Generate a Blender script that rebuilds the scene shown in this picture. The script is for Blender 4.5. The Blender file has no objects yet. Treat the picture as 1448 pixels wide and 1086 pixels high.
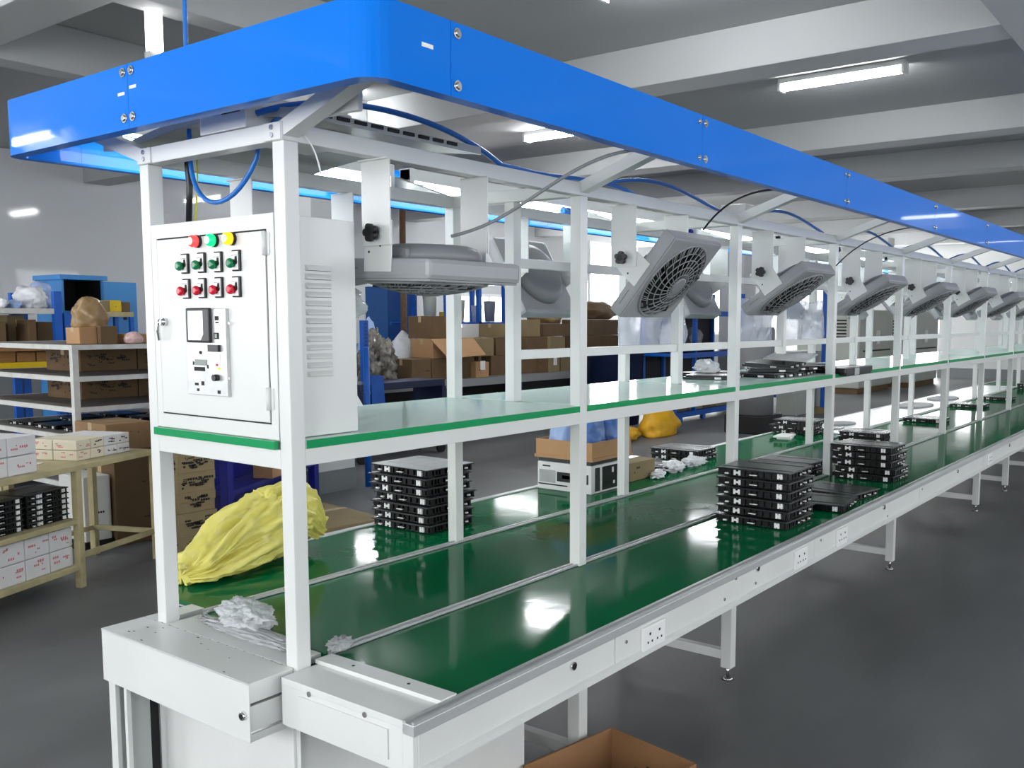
import bpy, bmesh, math, random
from mathutils import Vector, Matrix, Euler, noise
random.seed(7)
C = bpy.context.scene.collection
PI = math.pi
R = math.radians

# ------------------------------------------------------------------ camera
CX, CY, CZ = -1.33745, -1.74307, 1.54252
YAW, PIT, ROL = 0.637149, -0.0957778, 0.00104
FPX, PPX, PPY = 1321.70, 790.24, 581.06
W_, H_ = 1448.0, 1086.0
fw = Vector((math.cos(YAW)*math.cos(PIT), math.sin(YAW)*math.cos(PIT), math.sin(PIT)))
rt = Vector((math.sin(YAW), -math.cos(YAW), 0.0)); up = rt.cross(fw)
rt2 = rt*math.cos(ROL)+up*math.sin(ROL); up2 = -rt*math.sin(ROL)+up*math.cos(ROL)
cam = bpy.data.cameras.new('camera'); camo = bpy.data.objects.new('camera', cam); C.objects.link(camo)
camo.matrix_world = Matrix(((rt2.x, up2.x, -fw.x, CX), (rt2.y, up2.y, -fw.y, CY), (rt2.z, up2.z, -fw.z, CZ), (0, 0, 0, 1)))
cam.sensor_fit = 'HORIZONTAL'; cam.sensor_width = 36.0; cam.lens = FPX/W_*36.0
cam.shift_x = (W_/2-PPX)/W_; cam.shift_y = (PPY-H_/2)/W_
cam.clip_end = 200
bpy.context.scene.camera = camo
O = Vector((CX, CY, CZ))
def ray(u, v):
    return fw + rt2*((u-PPX)/FPX) - up2*((v-PPY)/FPX)
def at(u, v, x=None, y=None, z=None):
    """the point of a plane (x, y or z fixed) seen at a pixel of the photograph"""
    d = ray(u, v)
    t = (x-CX)/d.x if x is not None else (y-CY)/d.y if y is not None else (z-CZ)/d.z
    return O + d*t

def span(u0, u1, v, y): return at(u0, v, y=y).x, at(u1, v, y=y).x
def zat(u, v, y): return at(u, v, y=y).z
# ------------------------------------------------------------------ materials
def s2l(c):
    return tuple(((x/255)/12.92 if x/255 <= .04045 else ((x/255+.055)/1.055)**2.4) for x in c)
MATS = {}
def mat(name, rgb, rough=.5, metal=0.0, var=0.0, scale=8.0, bump=0.0, bscale=40.0, coat=0.0, spec=.5, emit=None, es=0.0, alpha=1.0, trans=0.0, stretch=None, rvar=0.0):
    m = bpy.data.materials.new(name); m.use_nodes = True
    nt = m.node_tree; b = nt.nodes['Principled BSDF']; L = nt.links
    col = s2l(rgb) + (1,)
    b.inputs['Base Color'].default_value = col
    b.inputs['Roughness'].default_value = rough; b.inputs['Metallic'].default_value = metal
    b.inputs['Coat Weight'].default_value = coat; b.inputs['Coat Roughness'].default_value = .035
    b.inputs['Specular IOR Level'].default_value = spec
    b.inputs['Alpha'].default_value = alpha; b.inputs['Transmission Weight'].default_value = trans
    if emit:
        b.inputs['Emission Color'].default_value = s2l(emit)+(1,); b.inputs['Emission Strength'].default_value = es
    tc = nt.nodes.new('ShaderNodeTexCoord'); mp = nt.nodes.new('ShaderNodeMapping')
    L.new(tc.outputs['Object'], mp.inputs['Vector'])
    if stretch: mp.inputs['Scale'].default_value = stretch
    n = nt.nodes.new('ShaderNodeTexNoise'); n.inputs['Scale'].default_value = scale; n.inputs['Detail'].default_value = 6
    L.new(mp.outputs['Vector'], n.inputs['Vector'])
    if var > 0:
        r = nt.nodes.new('ShaderNodeValToRGB')
        r.color_ramp.elements[0].position = .3; r.color_ramp.elements[1].position = .72
        r.color_ramp.elements[0].color = tuple(c*(1-var) for c in col[:3])+(1,)
        r.color_ramp.elements[1].color = tuple(min(1, c*(1+var*.6)) for c in col[:3])+(1,)
        L.new(n.outputs['Fac'], r.inputs['Fac']); L.new(r.outputs['Color'], b.inputs['Base Color'])
    if rvar > 0:
        mr = nt.nodes.new('ShaderNodeMapRange'); mr.inputs['To Min'].default_value = max(.02, rough-rvar); mr.inputs['To Max'].default_value = rough+rvar
        L.new(n.outputs['Fac'], mr.inputs['Value']); L.new(mr.outputs['Result'], b.inputs['Roughness'])
    if bump > 0:
        n2 = nt.nodes.new('ShaderNodeTexNoise'); n2.inputs['Scale'].default_value = bscale; n2.inputs['Detail'].default_value = 4
        L.new(mp.outputs['Vector'], n2.inputs['Vector'])
        bp = nt.nodes.new('ShaderNodeBump'); bp.inputs['Strength'].default_value = bump; bp.inputs['Distance'].default_value = .01
        L.new(n2.outputs['Fac'], bp.inputs['Height']); L.new(bp.outputs['Normal'], b.inputs['Normal'])
    MATS[name] = m
    return m
white = mat('white_powder_coat', (220, 222, 219), .3, var=.04, scale=3, bump=.02, bscale=300)
offw = mat('offwhite_sheet_metal', (222, 223, 220), .34, var=.05, scale=4)
greyp = mat('grey_painted_sheet', (176, 180, 178), .4, var=.06, scale=4)
blue = mat('blue_gloss_paint', (0, 118, 226), .4, var=.03, scale=2, coat=.22, spec=.08)
belt = mat('green_conveyor_belt', (0, 100, 58), .085, var=.10, scale=2.2, bump=.05, bscale=7, spec=.3, rvar=.03)
alum = mat('brushed_aluminium', (206, 208, 208), .38, .55, var=.12, scale=5, stretch=(.3, 6, 6))
steel = mat('zinc_steel', (200, 200, 198), .22, 1.0)
chrome = mat('polished_chrome', (225, 225, 225), .08, 1.0)
glassm = mat('frosted_glass_top', (204, 228, 216), .07, var=.03, scale=2, spec=.6)
gedge = mat('green_glass_edge', (0, 150, 88), .2, var=.1, scale=6)
fanp = mat('grey_fan_plastic', (156, 158, 160), .38, var=.04, scale=5)
fand = mat('dark_fan_plastic', (128, 130, 132), .4, var=.05, scale=6)
grille = mat('grey_grille_plastic', (138, 140, 142), .35)
black = mat('black_plastic', (16, 17, 20), .32, var=.2, scale=20)
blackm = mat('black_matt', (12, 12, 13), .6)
caseb = mat('black_case_plastic', (11, 12, 14), .3, spec=.35, var=.3, scale=30, bump=.12, bscale=60)
casec = mat('dark_grey_case_cover', (54, 58, 58), .27, var=.3, scale=6)
casel = mat('light_grey_case_cover', (176, 178, 178), .3, var=.15, scale=4, stretch=(.5, 6, 1))
wclip = mat('white_plastic_clip', (238, 238, 236), .4)
wplast = mat('white_socket_plastic', (240, 240, 238), .3)
redp = mat('red_button_plastic', (205, 20, 50), .2)
grnp = mat('green_button_plastic', (0, 120, 75), .2)
lred = mat('lit_red_lens', (235, 40, 50), .2, emit=(255, 60, 60), es=1.0)
lgrn = mat('lit_green_lens', (0, 190, 100), .2, emit=(10, 230, 120), es=.8)
lamb = mat('lit_amber_lens', (255, 150, 10), .2, emit=(255, 160, 20), es=1.2)
lcore = mat('lit_lamp_core', (255, 250, 220), .3, emit=(255, 250, 225), es=3.0)
screen = mat('lit_meter_face', (240, 245, 250), .15, emit=(240, 246, 255), es=.5)
lcd = mat('grey_lcd_window', (120, 128, 122), .2)
card = mat('brown_cardboard', (146, 116, 80), .8, var=.14, scale=5, bump=.05, bscale=30)
card2 = mat('dark_cardboard', (108, 85, 58), .82, var=.16, scale=4)
card3 = mat('orange_cardboard', (180, 140, 100), .8, var=.08, scale=5)
card4 = mat('pale_khaki_cardboard', (140, 123, 90), .8, var=.1, scale=6)
ink = mat('printed_black_ink', (36, 32, 30), .7)
inkr = mat('printed_red_ink', (214, 130, 138), .7)
tape = mat('clear_parcel_tape', (190, 168, 130), .25)
wcarton = mat('white_printed_carton', (228, 226, 226), .6, var=.03, scale=6)
ycarton = mat('cream_printed_carton', (228, 220, 196), .6, var=.05, scale=8)
cream = mat('cream_worn_paint', (188, 176, 134), .45, var=.22, scale=9)
rackw = mat('white_rack_paint', (205, 205, 200), .45, var=.12, scale=14)
rackd = mat('grey_rack_deck', (120, 116, 112), .5, var=.15, scale=5)
rblue = mat('blue_rack_paint', (10, 92, 190), .4, var=.15, scale=9)
cblue = mat('light_blue_cabinet_paint', (60, 138, 205), .4, var=.06, scale=4)
dblue = mat('deep_blue_paint', (6, 18, 130), .4, var=.2, scale=5)
navy = mat('navy_shadowed_steel', (14, 30, 70), .45, var=.2, scale=5)  # dark navy of the deck legs, pump trolley and bin
yelb = mat('yellow_plastic_bag', (224, 214, 112), .3, var=.10, scale=9, bump=.3, bscale=12)
yelo = mat('golden_yellow_cloth', (226, 170, 20), .55, var=.15, scale=6)
yelt = mat('yellow_printed_tag', (200, 200, 30), .5, var=.1, scale=6)
ybox = mat('yellow_carton', (222, 190, 20), .5, var=.1, scale=6)
blub = mat('blue_plastic_bag', (84, 124, 194), .3, var=.25, scale=11, bump=.3, bscale=28)
plblub = mat('pale_blue_plastic_bag', (160, 184, 226), .3, var=.15, scale=9, bump=.3, bscale=26)
whb = mat('white_plastic_bag', (225, 226, 230), .35, var=.1, scale=9, bump=.3, bscale=30)
clrb = mat('grey_clear_plastic_bag', (128, 124, 116), .14, var=.7, scale=11, bump=.6, bscale=16)
brnb = mat('brown_parcel_film', (158, 130, 92), .2, var=.15, scale=6, bump=.3, bscale=18)
paper = mat('white_paper', (236, 236, 234), .6)
film = mat('white_plastic_film', (236, 238, 240), .22, var=.03, scale=2, bump=.1, bscale=6)
wood = mat('pallet_wood', (150, 112, 70), .75, var=.25, scale=6, stretch=(1, 9, 9))
woodr = mat('rusty_brown_pipe', (96, 70, 48), .6, var=.3, scale=20)
hose = mat('blue_air_hose', (30, 110, 195), .3)
cabg = mat('grey_cable', (128, 132, 134), .4)
mach = mat('beige_grey_machine_paint', (176, 180, 172), .4, var=.05, scale=3)
drum = mat('grey_drum_paint', (140, 142, 144), .45, var=.06, scale=4)
redp2 = mat('dull_red_fabric', (150, 40, 44), .6)
def dampen(m, lo, hi, rough):
    """satin sheen whose reflectance stays low even at grazing view"""
    nt = m.node_tree; b = nt.nodes['Principled BSDF']; out = nt.nodes['Material Output']; L = nt.links
    b.inputs['Specular IOR Level'].default_value = 0.0
    gl = nt.nodes.new('ShaderNodeBsdfGlossy'); gl.inputs['Roughness'].default_value = rough; gl.inputs['Color'].default_value = (1, 1, 1, 1)
    for k in b.inputs['Normal'].links: L.new(k.from_socket, gl.inputs['Normal'])
    lw = nt.nodes.new('ShaderNodeLayerWeight'); lw.inputs['Blend'].default_value = .5
    pw = nt.nodes.new('ShaderNodeMath'); pw.operation = 'POWER'; pw.inputs[1].default_value = 3
    mr = nt.nodes.new('ShaderNodeMapRange'); mr.inputs['To Min'].default_value = lo; mr.inputs['To Max'].default_value = hi
    mx = nt.nodes.new('ShaderNodeMixShader')
    L.new(lw.outputs['Facing'], pw.inputs[0]); L.new(pw.outputs[0], mr.inputs['Value']); L.new(mr.outputs['Result'], mx.inputs[0])
    L.new(b.outputs[0], mx.inputs[1]); L.new(gl.outputs[0], mx.inputs[2]); L.new(mx.outputs[0], out.inputs['Surface'])
dampen(belt, .05, .24, .085); dampen(glassm, .05, .42, .05)
# translucent clear film
def clear(name, rgb, a):
    m = mat(name, rgb, .12, bump=.6, bscale=14)
    nt = m.node_tree; b = nt.nodes['Principled BSDF']; out = nt.nodes['Material Output']
    tr = nt.nodes.new('ShaderNodeBsdfTransparent'); mx = nt.nodes.new('ShaderNodeMixShader'); mx.inputs[0].default_value = a
    nt.links.new(tr.outputs[0], mx.inputs[1]); nt.links.new(b.outputs[0], mx.inputs[2]); nt.links.new(mx.outputs[0], out.inputs['Surface'])
    return m
clearf = clear('clear_hanging_film', (206, 212, 226), .4)
crystal = clear('crumpled_clear_wrap', (226, 230, 232), .62)
crystal2 = clear('grey_clear_wrap', (186, 188, 190), .72)
def emis(name, rgb, s):
    m = bpy.data.materials.new(name); m.use_nodes = True; nt = m.node_tree
    nt.nodes.remove(nt.nodes['Principled BSDF']); e = nt.nodes.new('ShaderNodeEmission')
    e.inputs['Color'].default_value = s2l(rgb)+(1,); e.inputs['Strength'].default_value = s
    nt.links.new(e.outputs[0], nt.nodes['Material Output'].inputs['Surface'])
    return m
tubee = emis('lit_fluorescent_tube', (250, 252, 255), 34.0)
tubea = emis('lit_aisle_tube', (250, 252, 255), 7.0)
tubec = emis('lit_canopy_tube', (244, 255, 250), 11.0)
daye = emis('daylight_window_pane', (246, 250, 255), 2.6)

# ------------------------------------------------------------------ mesh builder
class MB:
    def __init__(self): self.bm = bmesh.new(); self.mi = 0
    def m(self, i): self.mi = i; return self
    def _fin(self, faces):
        for f in faces: f.material_index = self.mi
    def quad(self, pts):
        vs = [self.bm.verts.new(p) for p in pts]; f = self.bm.faces.new(vs); self._fin([f]); return self
    def box(self, x0, x1, y0, y1, z0, z1, bev=0.0, M=None):
        if x0 > x1: x0, x1 = x1, x0
        if y0 > y1: y0, y1 = y1, y0
        if z0 > z1: z0, z1 = z1, z0
        g = [(x0, y0, z0), (x1, y0, z0), (x1, y1, z0), (x0, y1, z0), (x0, y0, z1), (x1, y0, z1), (x1, y1, z1), (x0, y1, z1)]
        if M is not None: g = [M @ Vector(p) for p in g]
        vs = [self.bm.verts.new(p) for p in g]
        fs = [self.bm.faces.new([vs[i] for i in q]) for q in ((0, 3, 2, 1), (4, 5, 6, 7), (0, 1, 5, 4), (1, 2, 6, 5), (2, 3, 7, 6), (3, 0, 4, 7))]
        self._fin(fs)
        if bev > 0:
            es = list({e for f in fs for e in f.edges})
            r = bmesh.ops.bevel(self.bm, geom=es, offset=bev, segments=2, affect='EDGES', profile=.6)
            self._fin(r['faces'])
        return self
    def bar(self, p, q, w, h=None, upv=(0, 0, 1)):
        """rectangular bar from p to q; w across, h along up"""
        h = w if h is None else h
        p = Vector(p); q = Vector(q); d = (q-p); L = d.length; d.normalize()
        u = Vector(upv)
        if abs(d.dot(u)) > .98: u = Vector((1, 0, 0))
        s = d.cross(u).normalized(); u = s.cross(d).normalized()
        M = Matrix(((d.x, s.x, u.x, p.x), (d.y, s.y, u.y, p.y), (d.z, s.z, u.z, p.z), (0, 0, 0, 1)))
        return self.box(0, L, -w/2, w/2, -h/2, h/2, M=M)
    def cyl(self, p, q, r, seg=16, r2=None, caps=True):
        r2 = r if r2 is None else r2
        p = Vector(p); q = Vector(q); d = (q-p).normalized()
        u = Vector((0, 0, 1)) if abs(d.z) < .9 else Vector((1, 0, 0))
        s = d.cross(u).normalized(); u = s.cross(d)
        A = []; B = []
        for k in range(seg):
            a = 2*PI*k/seg; o = s*math.cos(a)+u*math.sin(a)
            A.append(self.bm.verts.new(p+o*r)); B.append(self.bm.verts.new(q+o*r2))
        fs = []
        for k in range(seg):
            f = self.bm.faces.new([A[k], A[(k+1) % seg], B[(k+1) % seg], B[k]]); f.smooth = True; fs.append(f)
        if caps: fs.append(self.bm.faces.new(A[::-1])); fs.append(self.bm.faces.new(B))
        self._fin(fs); return self
    def tube(self, pts, r, seg=8, closed=False):
        pts = [Vector(p) for p in pts]; n = len(pts); rings = []
        prev = None
        for i, p in enumerate(pts):
            if closed: d = (pts[(i+1) % n]-pts[i-1]).normalized()
            else: d = (pts[min(i+1, n-1)]-pts[max(i-1, 0)]).normalized()
            if prev is None:
                u = Vector((0, 0, 1)) if abs(d.z) < .9 else Vector((1, 0, 0))
            else: u = prev
            s = d.cross(u).normalized(); u = s.cross(d).normalized(); prev = u
            rings.append([self.bm.verts.new(p+(s*math.cos(2*PI*k/seg)+u*math.sin(2*PI*k/seg))*r) for k in range(seg)])
        fs = []
        for i in range(n if closed else n-1):
            A = rings[i]; B = rings[(i+1) % n]
            for k in range(seg):
                f = self.bm.faces.new([A[k], A[(k+1) % seg], B[(k+1) % seg], B[k]]); f.smooth = True; fs.append(f)
        if not closed:
            fs.append(self.bm.faces.new(rings[0][::-1])); fs.append(self.bm.faces.new(rings[-1]))
        self._fin(fs); return self
    def lathe(self, prof, c=(0, 0, 0), seg=24, M=None):
        rings = []
        for r, z in prof:
            ring = []
            for k in range(seg):
                a = 2*PI*k/seg; v = Vector((c[0]+r*math.cos(a), c[1]+r*math.sin(a), c[2]+z))
                if M is not None: v = M @ v
                ring.append(self.bm.verts.new(v))
            rings.append(ring)
        fs = []
        for A, B in zip(rings, rings[1:]):
            for k in range(seg):
                f = self.bm.faces.new([A[k], A[(k+1) % seg], B[(k+1) % seg], B[k]]); f.smooth = True; fs.append(f)
        fs.append(self.bm.faces.new(rings[0][::-1])); fs.append(self.bm.faces.new(rings[-1]))
        self._fin(fs); return self
    def prism(self, poly, d0, d1, axis='x'):
        def P(a, b, t):
            return {'x': (t, a, b), 'y': (a, t, b), 'z': (a, b, t)}[axis]
        A = [self.bm.verts.new(P(a, b, d0)) for a, b in poly]; B = [self.bm.verts.new(P(a, b, d1)) for a, b in poly]
        fs = [self.bm.faces.new(A[::-1]), self.bm.faces.new(B)]
        n = len(poly)
        for k in range(n): fs.append(self.bm.faces.new([A[k], A[(k+1) % n], B[(k+1) % n], B[k]]))
        self._fin(fs); return self
    def xf(self, M): bmesh.ops.transform(self.bm, matrix=M, verts=self.bm.verts[:]); return self
    def mesh(self, name, mats):
        bmesh.ops.recalc_face_normals(self.bm, faces=self.bm.faces[:])
        me = bpy.data.meshes.new(name); self.bm.to_mesh(me); self.bm.free()
        for x in (mats if isinstance(mats, (list, tuple)) else [mats]): me.materials.append(x)
        return me
    def build(self, name, mats, parent=None, loc=None):
        o = bpy.data.objects.new(name, self.mesh(name, mats)); C.objects.link(o)
        if parent is not None:
            o.parent = parent
            if loc is None and parent.get('_base'):
                o.location = -Vector(parent.location)   # parts are written in world coordinates
        if loc is not None: o.location = loc
        return o
def thing(name, label, cat, loc=(0, 0, 0), rz=0.0, group=None, world=False):
    o = bpy.data.objects.new(name, None); C.objects.link(o); o.location = loc; o.rotation_euler = (0, 0, rz)
    o.empty_display_size = .05
    o['label'] = label; o['category'] = cat
    if group: o['group'] = group
    if world: o['_base'] = 1
    return o
def tag(o, label, cat, group=None, kind=None):
    o['label'] = label; o['category'] = cat
    if group: o['group'] = group
    if kind: o['kind'] = kind
    return o
def part(o, label): o['label'] = label; return o
def struct(o, label=None):
    o['kind'] = 'structure'
    return o
def dup(root, loc, rz=None, label=None, group=None):
    r = root.copy(); C.objects.link(r); r.location = loc
    if rz is not None: r.rotation_euler = (0, 0, rz)
    if label: r['label'] = label
    if group: r['group'] = group
    for ch in list(root.children):
        c = ch.copy(); C.objects.link(c); c.parent = r
        for g in list(ch.children):
            d = g.copy(); C.objects.link(d); d.parent = c
    return r
def crumple(center, size, seed, amp=.18, freq=2.2, sub=4, flat=True, point=0.0, ridge=.5, name='bag', m=None, shear=(0, 0), cone=0.0):
    """a crumpled bag standing on z = center.z : size = full extents"""
    bm = bmesh.new(); bmesh.ops.create_icosphere(bm, subdivisions=sub, radius=1)
    off = Vector((seed*7.3, seed*3.1, seed*1.7))
    for v in bm.verts:
        p = v.co.copy()
        n = noise.noise(p*freq+off); n2 = abs(noise.noise(p*freq*2.3+off*2)); n3 = abs(noise.noise(p*freq*4.7-off))
        r = 1+amp*n-amp*ridge*(n2*1.3)-amp*ridge*.6*n3
        q = p*r
        z = q.z
        if flat: z = max(z, -.62)
        t = max(0, z)
        k = 1-point*t
        v.co = Vector((q.x*k+shear[0]*t, q.y*k+shear[1]*t, z))
    zs = [v.co.z for v in bm.verts]; z0, z1 = min(zs), max(zs)
    xs = [v.co.x for v in bm.verts]; ys = [v.co.y for v in bm.verts]
    for v in bm.verts:
        v.co = Vector((center[0]+((v.co.x-min(xs))/(max(xs)-min(xs))-.5)*size[0], center[1]+((v.co.y-min(ys))/(max(ys)-min(ys))-.5)*size[1], center[2]+(v.co.z-z0)/(z1-z0)*size[2]))
    if cone:
        for v in bm.verts:
            h = (v.co.z-center[2])/size[2]; k = 1-cone*h**.85
            v.co.x = center[0]+(v.co.x-center[0])*k; v.co.y = center[1]+(v.co.y-center[1])*k
    for f in bm.faces: f.smooth = sub > 3
    me = bpy.data.meshes.new(name); bm.to_mesh(me); bm.free(); me.materials.append(m)
    return me
def bag(name, label, cat, center, size, seed, m, rz=0.0, group=None, **k):
    me = crumple((0, 0, 0), size, seed, name=name, m=m, **k)
    o = bpy.data.objects.new(name, me); C.objects.link(o); o.location = center; o.rotation_euler = (0, 0, rz)
    return tag(o, label, cat, group)
def bez(p, q, r, s, n=16):
    p, q, r, s = map(Vector, (p, q, r, s)); out = []
    for i in range(n+1):
        t = i/n; out.append(p*(1-t)**3+q*3*t*(1-t)**2+r*3*t*t*(1-t)+s*t**3)
    return out

# ------------------------------------------------------------------ dimensions of the line
S = 1.1244; NB = 11; Wd = .5436; HW = .02
ZB = .745; ZS = 1.271; ZT = 1.936; ZT1 = 1.976; C0 = 1.981; C1 = 2.125; OF = .453; OE = .159
XE = NB*S

# ------------------------------------------------------------------ the workbench line (one bolted steel frame)
bench = thing('assembly_workbench', 'long white steel assembly workbench with three green belts and a blue overhead fascia', 'workbench', (0, 0, 0), world=True)
YF = -.44; YR = 1.0; X0 = .085
b = MB().box(X0, XE, YF+.018, -.012, ZB-.012, ZB, .002); part(b.build('conveyor_belt', belt, bench), 'green belt surface nearest the aisle')
b = MB().box(X0, XE, .012, Wd-.032, ZB-.012, ZB, .002); part(b.build('conveyor_belt', belt, bench), 'green belt surface between the two rows of posts')
b = MB().prism([(.12, Wd-.008), (XE, Wd-.008), (XE, YR-.02), (.28, YR-.02), (.12, .70)], ZB-.012, ZB, 'z'); part(b.build('conveyor_belt', belt, bench), 'green belt surface along the far side')
for y in (0.0, Wd-.02):
    b = MB().box(X0+.01, XE, y-.013, y+.013, ZB-.03, ZB+.002).box(X0+.01, XE, y-.013, y-.007, ZB, ZB+.008).box(X0+.01, XE, y+.007, y+.013, ZB, ZB+.008)
    b.build('divider_rail', alum, bench)
b = MB().box(-.075, XE, YF-.012, YF+.02, ZB-.026, ZB-.002, .002).box(-.075, XE, YF-.012, YF-.006, ZB-.002, ZB+.005).box(-.075, XE, YF+.01, YF+.02, ZB-.002, ZB+.003)
part(b.build('edge_trim', alum, bench), 'grey aluminium edge trim along the aisle side')
b = MB().box(.25, XE, YR-.02, YR+.012, ZB-.026, ZB+.005, .002)
part(b.build('edge_trim', alum, bench), 'grey aluminium edge trim along the far side')
# skirt: panels with seams
seams = [-.055, .667, 2.061, 3.46, 4.86, 6.26, 7.66, 9.06, 10.46, XE]
for a, c in zip(seams, seams[1:]):
    b = MB().box(a+.0015, c-.0015, YF-.004, YF+.012, .645, ZB-.022, .001)
    b.build('skirt_panel', offw, bench)
b = MB().prism([(YF-.004, .645), (YF-.014, .641), (YF-.014, .628), (YF+.04, .628), (YF+.04, .633), (YF+.0, .645)], -.055, XE, 'x')
part(b.build('skirt_lip', white, bench), 'bright folded lower lip of the skirt')
b = MB().box(.25, XE, YR-.014, YR, .63, ZB-.022, .001); b.build('rear_skirt', offw, bench)
b = MB().box(-.03, .25, YF+.05, Wd, .655, .672).box(.25, XE, YF+.05, YR-.03, .655, .672); part(b.build('under_tray', greyp, bench), 'grey sheet underneath the belts')
for q in (-.16, .66): part(MB().box(.85 if q < 0 else .3, XE, q, q+.04, .56, .655).build('under_channel', greyp, bench), 'long grey cable channel under the belts')
# locks, screws and sockets of the skirt
for x, z in ((.476, .698), (1.543, .714), (2.888, .706), (4.2, .70), (5.6, .70)):
    l = MB().cyl((x, YF-.004, z), (x, YF-.010, z), .0105, 20).build('skirt_lock', chrome, bench)
    MB().cyl((x, YF-.010, z), (x, YF-.0112, z), .008, 16).build('keyhole', black, l).location = (0, 0, 0)
for x, z in ((1.38, .715), (1.30, .665), (1.53, .665), (.72, .69), (2.12, .70), (2.95, .655), (3.5, .70)):
    MB().cyl((x, YF-.004, z), (x, YF-.007, z), .005, 10).build('skirt_screw', steel, bench)
for k, (xa, xb, z0, z1, lb) in enumerate(((.795, .915, .634, .706, 'white double socket nearest the bench end'), (1.855, 1.970, .636, .708, 'white socket left of the seam'), (2.285, 2.400, .637, .709, 'white socket right of the seam'), (4.95, 5.06, .637, .709, 'small far white socket'))):
    so = MB().box(xa, xb, YF-.013, YF-.004, z0, z1, .003).build('power_socket', wplast, bench); part(so, lb)
    h = MB()
    w = xb-xa
    for hx in (.3, .72):
        h.box(xa+w*hx-.004, xa+w*hx+.004, YF-.0138, YF-.0125, z0+.046, z0+.053)
        h.box(xa+w*hx-.014, xa+w*hx-.008, YF-.0138, YF-.0125, z0+.024, z0+.030).box(xa+w*hx+.008, xa+w*hx+.014, YF-.0138, YF-.0125, z0+.024, z0+.030)
    h.build('socket_hole', ink, so)
# near end of the bench
b = MB().box(-.066, -.05, YF+.03, -.022, .63, ZB-.02, .001); part(b.build('end_panel', white, bench), 'white end panel with an inset cover')
b = MB().box(-.070, -.066, YF+.07, -.085, .648, .713, .0006); b.build('inset_cover', white, bench)
b = MB().box(-.066, -.03, YF, YF+.03, .628, ZB-.022, .001); b.build('corner_stile', white, bench)
b = MB().box(-.066, X0-.002, YF+.012, -.022, ZB-.02, ZB-.004, .001).box(.035, X0, YF+.02, -.015, ZB-.004, ZB+.006, .001)
part(b.build('end_cover', white, bench), 'white cover strip at the belt end')
for y in (-.12, -.3):
    MB().cyl((-.066, y, .725), (-.069, y, .725), .006, 14).build('end_screw', steel, bench)
    MB().cyl((.06, y, ZB+.006), (.06, y, ZB+.007), .004, 10).build('end_screw', ink, bench)
# under-bench cabinet at the near end
b = MB().box(-.02, .84, .0, .572, .02, .655, .002).build('under_cabinet', offw, bench)
part(b, 'plain white boxed-in stand under the bench end')
MB().box(-.012, -.01, -.014, .0, .02, .6).build('stand_flange', white, bench)
# posts
def post(x, y, z0, z1): return MB().box(x-HW, x+HW, y-HW, y+HW, z0, z1, .003).build('post', white, bench)
for n in range(NB+1):
    post(n*S, 0, ZB-.04 if n == 0 else ZB, ZT)
    post(n*S, Wd, ZB-.04 if n == 0 else ZB, ZT)
    if n > 0: post(n*S, Wd/2, ZS, ZT)
for y, nm in ((0, 'front'), (Wd, 'rear')):
    b = MB().box(-HW-.004, XE, y-HW, y+HW, ZT, ZT1, .003); b.build('top_beam', white, bench)
    b = MB().box(HW, XE, y-.018, y+.018, 1.212, 1.251, .002); b.build('shelf_rail', white, bench)
b = MB().box(-HW-.002, HW, HW, Wd-HW, ZT, ZT1, .003).build('cross_beam', white, bench)
b = MB().box(-HW, HW, HW, Wd-HW, 1.205, 1.251, .003).build('shelf_rail', white, bench)
for n in range(1, NB+1):
    MB().box(n*S-HW, n*S+HW, HW, Wd-HW, ZT, ZT1, .003).build('cross_beam', white, bench)
    MB().box(n*S-HW, n*S+HW, HW, Wd-HW, 1.212, 1.251, .003).build('shelf_rail', white, bench)
for z in (1.738, 1.428):
    MB().box(S, XE, Wd/2-.012, Wd/2+.012, z-.016, z+.016, .002).build('middle_rail', white, bench)
# slanted brackets that carry the fascia
for n in range(NB+1):
    for y0, y1 in ((-.005, -OF+.012), (Wd+.005, Wd+OF-.012)):
        MB().bar((n*S, y0, 1.958), (n*S, y1, 2.105), .04, .034).build('canopy_bracket', white, bench)
    MB().cyl((n*S+.021, 0, 1.955), (n*S+.026, 0, 1.955), .008, 10).build('frame_bolt', steel, bench)
for y in (.012, Wd-.012):
    for z in (1.965, 1.948):
        MB().cyl((-HW-.004, y, z), (-HW-.009, y, z), .006, 10).build('frame_bolt', steel, bench)
    MB().box(-HW-.006, -HW, y-.03, y+.03, ZT+.001, ZT1-.001, .001).build('gusset_plate', white, bench)
# legs
for n in (1, 2, 4, 6, 7, 8, 9, 10):
    for y in (0.0, Wd):
        l = MB().box(n*S-.024, n*S+.024, y-.024, y+.024, .055, .66, .003).build('leg', offw, bench)
        MB().cyl((n*S, y, .012), (n*S, y, .056), .007, 10).cyl((n*S, y, 0), (n*S, y, .012), .028, 18, .016).build('levelling_foot', steel, l)
    MB().box(n*S-.018, n*S+.018, .024, Wd-.024, .09, .13, .002).build('leg_brace', offw, bench)
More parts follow.
